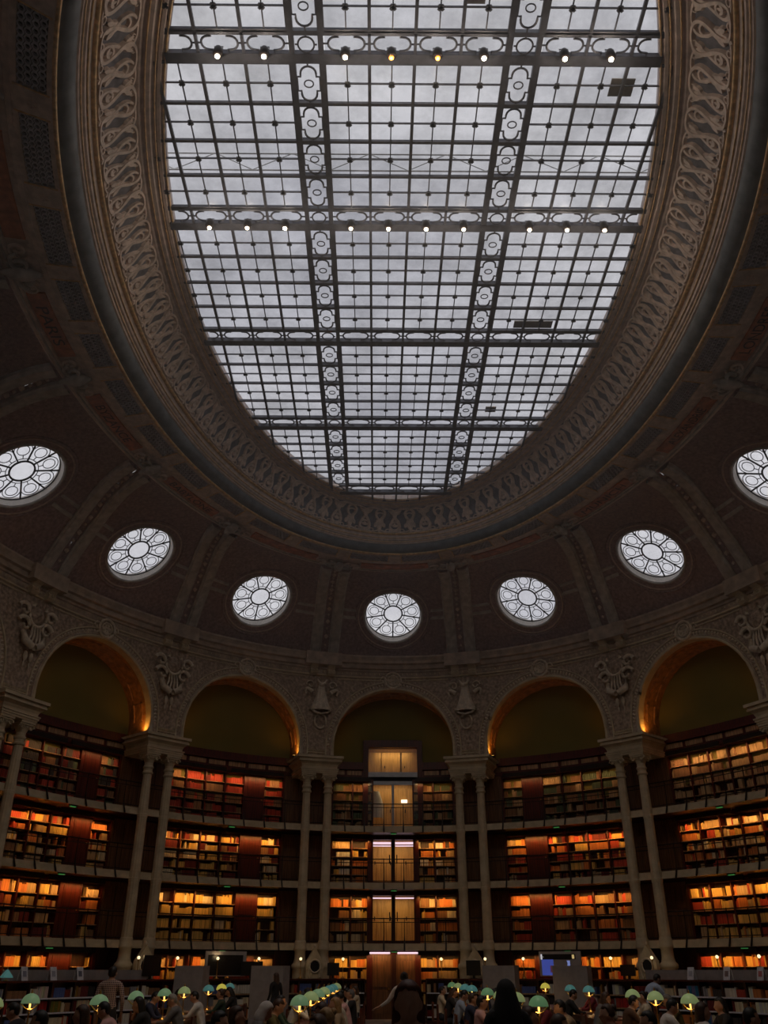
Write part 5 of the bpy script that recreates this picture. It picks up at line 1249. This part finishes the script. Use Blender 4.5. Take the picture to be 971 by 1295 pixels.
# standing figures (face 0 looks away from the camera)
person(-5.3, 19.6, 'stand', .1, 'checked', 'black', 'short', 'standing person in a checked shirt seen from behind, before the left bookcases', sc=1.03)
person(.6, 20.4, 'stand_reach', 0, 'white', 'black', 'bun', 'person in a white top seen from behind, reaching left, before the doorway', sc=.97)
person(.2, 6.0, 'stand', pi, 'black', 'auburn', 'long', 'nearest person with long auburn hair facing the viewer, bottom centre', sc=.95)
person(1.28, 9.6, 'stand', 0, 'black', 'black scarf', 'veil', 'person in a long black veil seen from behind, right of centre', sc=.93)
person(6.5, 23.6, 'stand_lean', -1.2, 'pale blue', 'black', 'short', 'person in a pale blue shirt leaning over the right outer table', sc=.98, skin=M_SKIND)
person(-3.0, 29.4, 'stand', .9, 'black', 'brown', 'long', 'person in black with long brown hair by the left grey screen', sc=.95)
person(8.2, 29.0, 'sit_up', -.9, 'black', 'black', 'long', 'person in black with long hair seated by the right counter')
chair(8.2, 29.0, -.9, 'chair under the person seated by the right counter')
# seated readers: (table row, side, y, pose, top, hair, style, label)
WN = 'zero one two three four five six seven eight nine ten eleven twelve thirteen fourteen fifteen sixteen seventeen eighteen nineteen twenty twenty-one twenty-two twenty-three twenty-four twenty-five twenty-six twenty-seven twenty-eight twenty-nine thirty'.split()
SEATS = [
 (2.55, -1, 23.6, 'sit_read', 'pale blue', 'black', 'short', 'reader in a pale blue shirt bent over the right inner table, aisle side'),
 (2.55, -1, 15.0, 'sit_read', 'white', 'black', 'short', 'reader in a white shirt at the near end of the right inner table, aisle side'),
 (2.55, 1, 18.4, 'sit_up', 'maroon', 'brown', 'long', 'reader in maroon with long brown hair, outer side of the right inner table'),
 (2.55, 1, 15.6, 'sit_chin', 'tan', 'black', 'short', 'reader in tan resting chin on hand, near end of the right inner table'),
 (2.55, 1, 21.2, 'sit_read', 'black', 'black', 'long', 'reader in black with long black hair, outer side, beyond the maroon reader'),
 (2.55, -1, 18.2, 'sit_up', 'pink', 'black', 'short', 'reader in pink at the right inner table, aisle side'),
 (2.55, -1, 20.6, 'sit_turn', 'navy', 'brown', 'short', 'reader in navy at the right inner table, aisle side, beyond the pink reader'),
 (2.55, 1, 24.5, 'sit_read', 'grey', 'black', 'bun', 'reader in grey with a hair bun, outer side of the right inner table'),
 (2.55, -1, 26.6, 'sit_read', 'black', 'brown', 'long', 'reader in black with long brown hair, far part of the right inner table'),
 (5.3, 1, 16.8, 'sit_up', 'black', 'black', 'long', 'reader in black with long dark hair, outer side of the right outer table, near end'),
 (5.3, -1, 16.2, 'sit_read', 'white', 'black', 'short', 'reader in white bent low, inner side of the right outer table, near end'),
 (5.3, -1, 18.6, 'sit_read', 'brown', 'black', 'short', 'reader in brown, inner side of the right outer table'),
 (5.3, -1, 21.0, 'sit_chin', 'grey', 'brown', 'long', 'reader in grey with hand at the face, inner side of the right outer table'),
 (5.3, 1, 19.2, 'sit_read', 'olive', 'grey cap', 'short', 'reader in olive with a grey cap, outer side of the right outer table'),
 (5.3, 1, 21.6, 'sit_up', 'cream', 'black', 'bun', 'reader in cream with a bun, outer side of the right outer table'),
 (5.3, -1, 24.2, 'sit_read', 'black', 'black', 'short', 'reader in black with short hair, far part of the right outer table'),
 (-1.2, -1, 14.6, 'sit_read', 'grey', 'white scarf', 'scarf', 'reader in a white headscarf, near end of the left inner table'),
 (-1.2, -1, 16.4, 'sit_read', 'olive', 'brown', 'short', 'reader in olive behind the white headscarf, left inner table'),
 (-1.2, -1, 18.6, 'sit_up', 'dark green', 'black', 'short', 'reader in dark green, outer side of the left inner table'),
 (-1.2, -1, 21.0, 'sit_chin', 'white', 'black', 'long', 'reader in white with long black hair, outer side of the left inner table'),
 (-1.2, -1, 23.4, 'sit_read', 'black', 'black', 'bun', 'reader in black with a bun, outer side of the left inner table'),
 (-1.2, -1, 26.0, 'sit_up', 'navy', 'brown', 'long', 'reader in navy with long hair, far part of the left inner table'),
 (-1.2, 1, 14.4, 'sit_read', 'black', 'brown', 'long', 'reader in black with long brown hair, aisle side of the left inner table, near end'),
 (-1.2, 1, 16.8, 'sit_turn', 'tan', 'blond', 'long', 'reader in tan with blond hair, aisle side of the left inner table'),
 (-1.2, 1, 19.0, 'sit_read', 'cream', 'black', 'short', 'reader in cream, aisle side of the left inner table'),
 (-1.2, 1, 21.4, 'sit_read', 'pink', 'black', 'bun', 'reader in pink with a bun, aisle side of the left inner table'),
 (-1.2, 1, 24.0, 'sit_up', 'black', 'grey cap', 'short', 'reader in black wearing a grey cap, aisle side of the left inner table'),
 (-1.2, 1, 26.8, 'sit_read', 'white', 'black', 'short', 'reader in white, far part of the left inner table, aisle side'),
 (-4.5, 1, 14.9, 'sit_read', 'pink', 'black', 'short', 'reader in pink bent over the left outer table, near end'),
 (-4.5, 1, 17.2, 'sit_chin', 'black', 'black', 'long', 'reader in black with long hair, aisle side of the left outer table'),
 (-4.5, 1, 19.8, 'sit_read', 'grey', 'grey', 'short', 'grey haired reader, aisle side of the left outer table'),
 (-4.5, 1, 22.2, 'sit_read', 'white', 'black', 'short', 'reader in white, aisle side of the left outer table'),
 (-4.5, 1, 24.8, 'sit_up', 'dark green', 'brown', 'bun', 'reader in dark green with a bun, far part of the left outer table'),
 (-4.5, -1, 22.0, 'sit_read', 'navy', 'black', 'short', 'reader in navy, wall side of the left outer table'),
 (-4.5, -1, 24.6, 'sit_read', 'tan', 'black', 'long', 'reader in tan with long hair, wall side of the left outer table'),
 (-1.2, 1, 10.4, 'sit_up', 'black', 'brown', 'long', 'reader in black with brown hair, nearest seat of the left inner table, aisle side'),
 (-1.2, 1, 12.2, 'sit_up', 'brown', 'blond', 'bun', 'reader in brown with a blond bun, aisle side of the left inner table'),
 (-1.2, -1, 11.4, 'sit_up', 'navy', 'black', 'short', 'reader in navy, outer side of the left inner table, near end'),
 (-1.2, -1, 12.8, 'sit_up', 'dark green', 'brown', 'long', 'reader in dark green with long hair, outer side, left inner table'),
 (2.55, -1, 10.6, 'sit_up', 'black', 'brown', 'short', 'reader in black, nearest seat of the right inner table, aisle side'),
 (2.55, -1, 12.6, 'sit_up', 'pink', 'brown', 'long', 'reader in pink with long hair, aisle side, right inner table, near end'),
 (2.55, 1, 11.4, 'sit_up', 'maroon', 'black', 'short', 'reader in maroon with short hair, outer side of the right inner table'),
 (2.55, 1, 13.4, 'sit_up', 'brown', 'brown', 'bun', 'reader in brown with a bun, outer side of the right inner table'),
 (5.3, -1, 12.4, 'sit_up', 'black', 'black', 'short', 'reader in black with short hair, nearest seat of the right outer table'),
 (5.3, -1, 14.2, 'sit_up', 'white', 'brown', 'long', 'reader in white with long brown hair, inner side, right outer table'),
 (5.3, 1, 14.4, 'sit_up', 'tan', 'black', 'long', 'reader in tan with long black hair, outer side, right outer table'),
 (-4.5, 1, 11.6, 'sit_up', 'maroon', 'black', 'short', 'reader in maroon, nearest seat of the left outer table'),
 (-4.5, 1, 13.2, 'sit_up', 'grey', 'brown', 'long', 'reader in grey with long brown hair, near end of the left outer table'),
 (2.55, -1, 28.8, 'sit_up', 'cream', 'black', 'short', 'reader in cream, far part of the right inner table, aisle side'),
 (2.55, 1, 27.4, 'sit_read', 'navy', 'black', 'short', 'reader in navy, far part of the right inner table, outer side'),
 (5.3, 1, 26.4, 'sit_read', 'maroon', 'brown', 'short', 'reader in maroon, far part of the right outer table'),
 (-1.2, 1, 29.2, 'sit_up', 'cream', 'brown', 'long', 'reader in cream with long hair, far end of the left inner table'),
 (-1.2, -1, 28.6, 'sit_read', 'grey', 'black', 'short', 'reader in grey, far end of the left inner table, outer side'),
 (-4.5, 1, 27.4, 'sit_read', 'black', 'black', 'long', 'reader in black with long hair, far end of the left outer table'),
 (-5.75, 1, 14.6, 'sit_read', 'black', 'black', 'short', 'reader in black at the far left table, near end'),
]
for x, sg, y, kd, top, hr, st, lab in SEATS:
    px = x+sg*.66; rz = pi/2 if sg > 0 else -pi/2
    person(px, y, kd, rz, top, hr, st, lab); chair(px, y, rz, 'chair under the %s haired reader in %s, %s metres off, %s table' % (hr.split()[0], top, WN[int(y)], min(TBL, key=lambda q: abs(q[0]-x))[3]))

# ------------------------------------------------------------ BOOKS: 300 largest as things, the rest as one stuff mesh
def book_rank(b):
    p, n, t = frame(b[0]+(b[1]+b[2])/2); q = Vector((p.x+n.x*b[3], p.y+n.y*b[3], 0))
    cx = q.x/max(1, q.y*.88+1)
    if abs(cx) > .44 or not b[8]: return -1
    if b[6] < HC-.062*q.y-.05: return -1          # hidden below the frame
    return (b[6]-b[5])/q.length
order = sorted(range(len(BOOKS)), key=lambda i: -book_rank(BOOKS[i]))[:300]
chosen = set(i for i in order if book_rank(BOOKS[i]) > 0)
bm_ = MB()
bm_.v = [(-.5, .06, 0), (-.3, 0, 0), (.3, 0, 0), (.5, .06, 0), (.5, 1, 0), (-.5, 1, 0), (-.5, .06, 1), (-.3, 0, 1), (.3, 0, 1), (.5, .06, 1), (.5, 1, 1), (-.5, 1, 1)]
bm_.f = [(1, 0, 6, 7), (2, 1, 7, 8), (3, 2, 8, 9), (4, 3, 9, 10), (0, 5, 11, 6), (6, 11, 10, 9, 8, 7), (0, 1, 2, 3, 4, 5)]; bm_.m = [0]*7
BM = {}
def bookmat(c):
    key = tuple(round(x*5)/5 for x in c)
    if key not in BM: BM[key] = mat('book_cloth_%d' % len(BM), tuple(max(.03, x) for x in key)+(1,), .6, var=.2, scale=30)
    return BM[key]
ME_BOOK = {}
ORDW = ['first', 'second', 'third', 'fourth', 'fifth', 'sixth', 'seventh', 'eighth', 'ninth', 'tenth', 'eleventh', 'twelfth', 'thirteenth', 'fourteenth', 'fifteenth', 'sixteenth', 'seventeenth', 'eighteenth', 'nineteenth', 'twentieth']+['%s-%s' % (a, b) for a in ('twenty', 'thirty', 'forty') for b in ('first', 'second', 'third', 'fourth', 'fifth', 'sixth', 'seventh', 'eighth', 'ninth', 'tenth')]
CN = [('red', RED), ('dark red', DRED), ('orange', ORA), ('yellow', YEL), ('cream', CRE), ('brown', BRN), ('green', GRN), ('black', BLK), ('white', WHT), ('tan', TAN), ('blue', (.1, .15, .4)), ('grey', (.3, .3, .33))]
def cname(c): return min(CN, key=lambda q: sum((a-b)**2 for a, b in zip(c, q[1])))[0]
for i in chosen:
    s, u0, u1, d0, d1, z0, z1, c, low = BOOKS[i]
    m = bookmat(c)
    if m.name not in ME_BOOK: ME_BOOK[m.name] = bm_.mesh('book', m)
    p, n, tx = frame(s+(u0+u1)/2); wd = (Vector(W(s+u1, d0, 0))-Vector(W(s+u0, d0, 0))).length
    o = inst('book', ME_BOOK[m.name], None, (p.x+n.x*d0, p.y+n.y*d0, z0), atan2(tx.y, tx.x), (wd, d1-d0, z1-z0))
    side = 'left' if o.location.x < XC else 'right'
    k, row, comp, ci = low
    tag(o, '%s book, %s from left, %s compartment, %s shelf, %s low bookcase on the %s' % (cname(c), ORDW[ci], ORDW[comp], {0: 'bottom', 2: 'middle', 3: 'top'}.get(row, 'middle'), {1: 'first', 2: 'second', 3: 'third'}.get(abs(k), 'middle'), side), 'book', 'books in the low %s bookcases' % side)
me = bpy.data.meshes.new('shelved_books'); V = []; F = []; C = []
for i, (s, u0, u1, d0, d1, z0, z1, c, low) in enumerate(BOOKS):
    if i in chosen: continue
    a, b, c2, e = W(s+u0, d0, 0), W(s+u1, d0, 0), W(s+u1, d1, 0), W(s+u0, d1, 0); j = len(V)
    um = W(s+(u0+u1)/2, d0-.012, 0)
    for z in (z0, z1): V += [(q[0], q[1], z) for q in (a, um, b, c2, e)]
    F += [(j, j+1, j+6, j+5), (j+1, j+2, j+7, j+6), (j+2, j+3, j+8, j+7), (j+4, j, j+5, j+9), (j+5, j+6, j+7, j+8, j+9)]; C += [c]*(4+4+4+4+5)
me.from_pydata(V, [], F); ca = me.color_attributes.new('cloth', 'FLOAT_COLOR', 'CORNER')
ca.data.foreach_set('color', [x for c in C for x in (c[0], c[1], c[2], 1)])
mbk = bpy.data.materials.new('book_bindings'); mbk.use_nodes = True; b = mbk.node_tree.nodes['Principled BSDF']; b.inputs['Roughness'].default_value = .6
at = mbk.node_tree.nodes.new('ShaderNodeAttribute'); at.attribute_name = 'cloth'; mbk.node_tree.links.new(at.outputs['Color'], b.inputs['Base Color'])
me.materials.append(mbk); o = bpy.data.objects.new('shelved_books', me); COL.objects.link(o)
tag(o, 'thousands of bound books filling the lit gallery shelves', 'books', kind='stuff')
print('BOOKS', len(BOOKS), 'single', len(chosen))

# ------------------------------------------------------------ faint haze volume added in the upper hall, imitating the lens veil
mb = MB(); mb.lathe([(24, 10.5), (24, 20.5)], 40, (XC, YC, 0))
hz = bpy.data.materials.new('lens_veil_haze'); hz.use_nodes = True; n = hz.node_tree; n.nodes.clear()
out = n.nodes.new('ShaderNodeOutputMaterial'); vs = n.nodes.new('ShaderNodeVolumeScatter'); vs.inputs['Density'].default_value = LENS_VEIL; vs.inputs['Anisotropy'].default_value = .35
n.links.new(vs.outputs[0], out.inputs['Volume'])
mb.build('haze', hz, label='faint added haze in the air of the hall', cat='haze', kind='stuff')
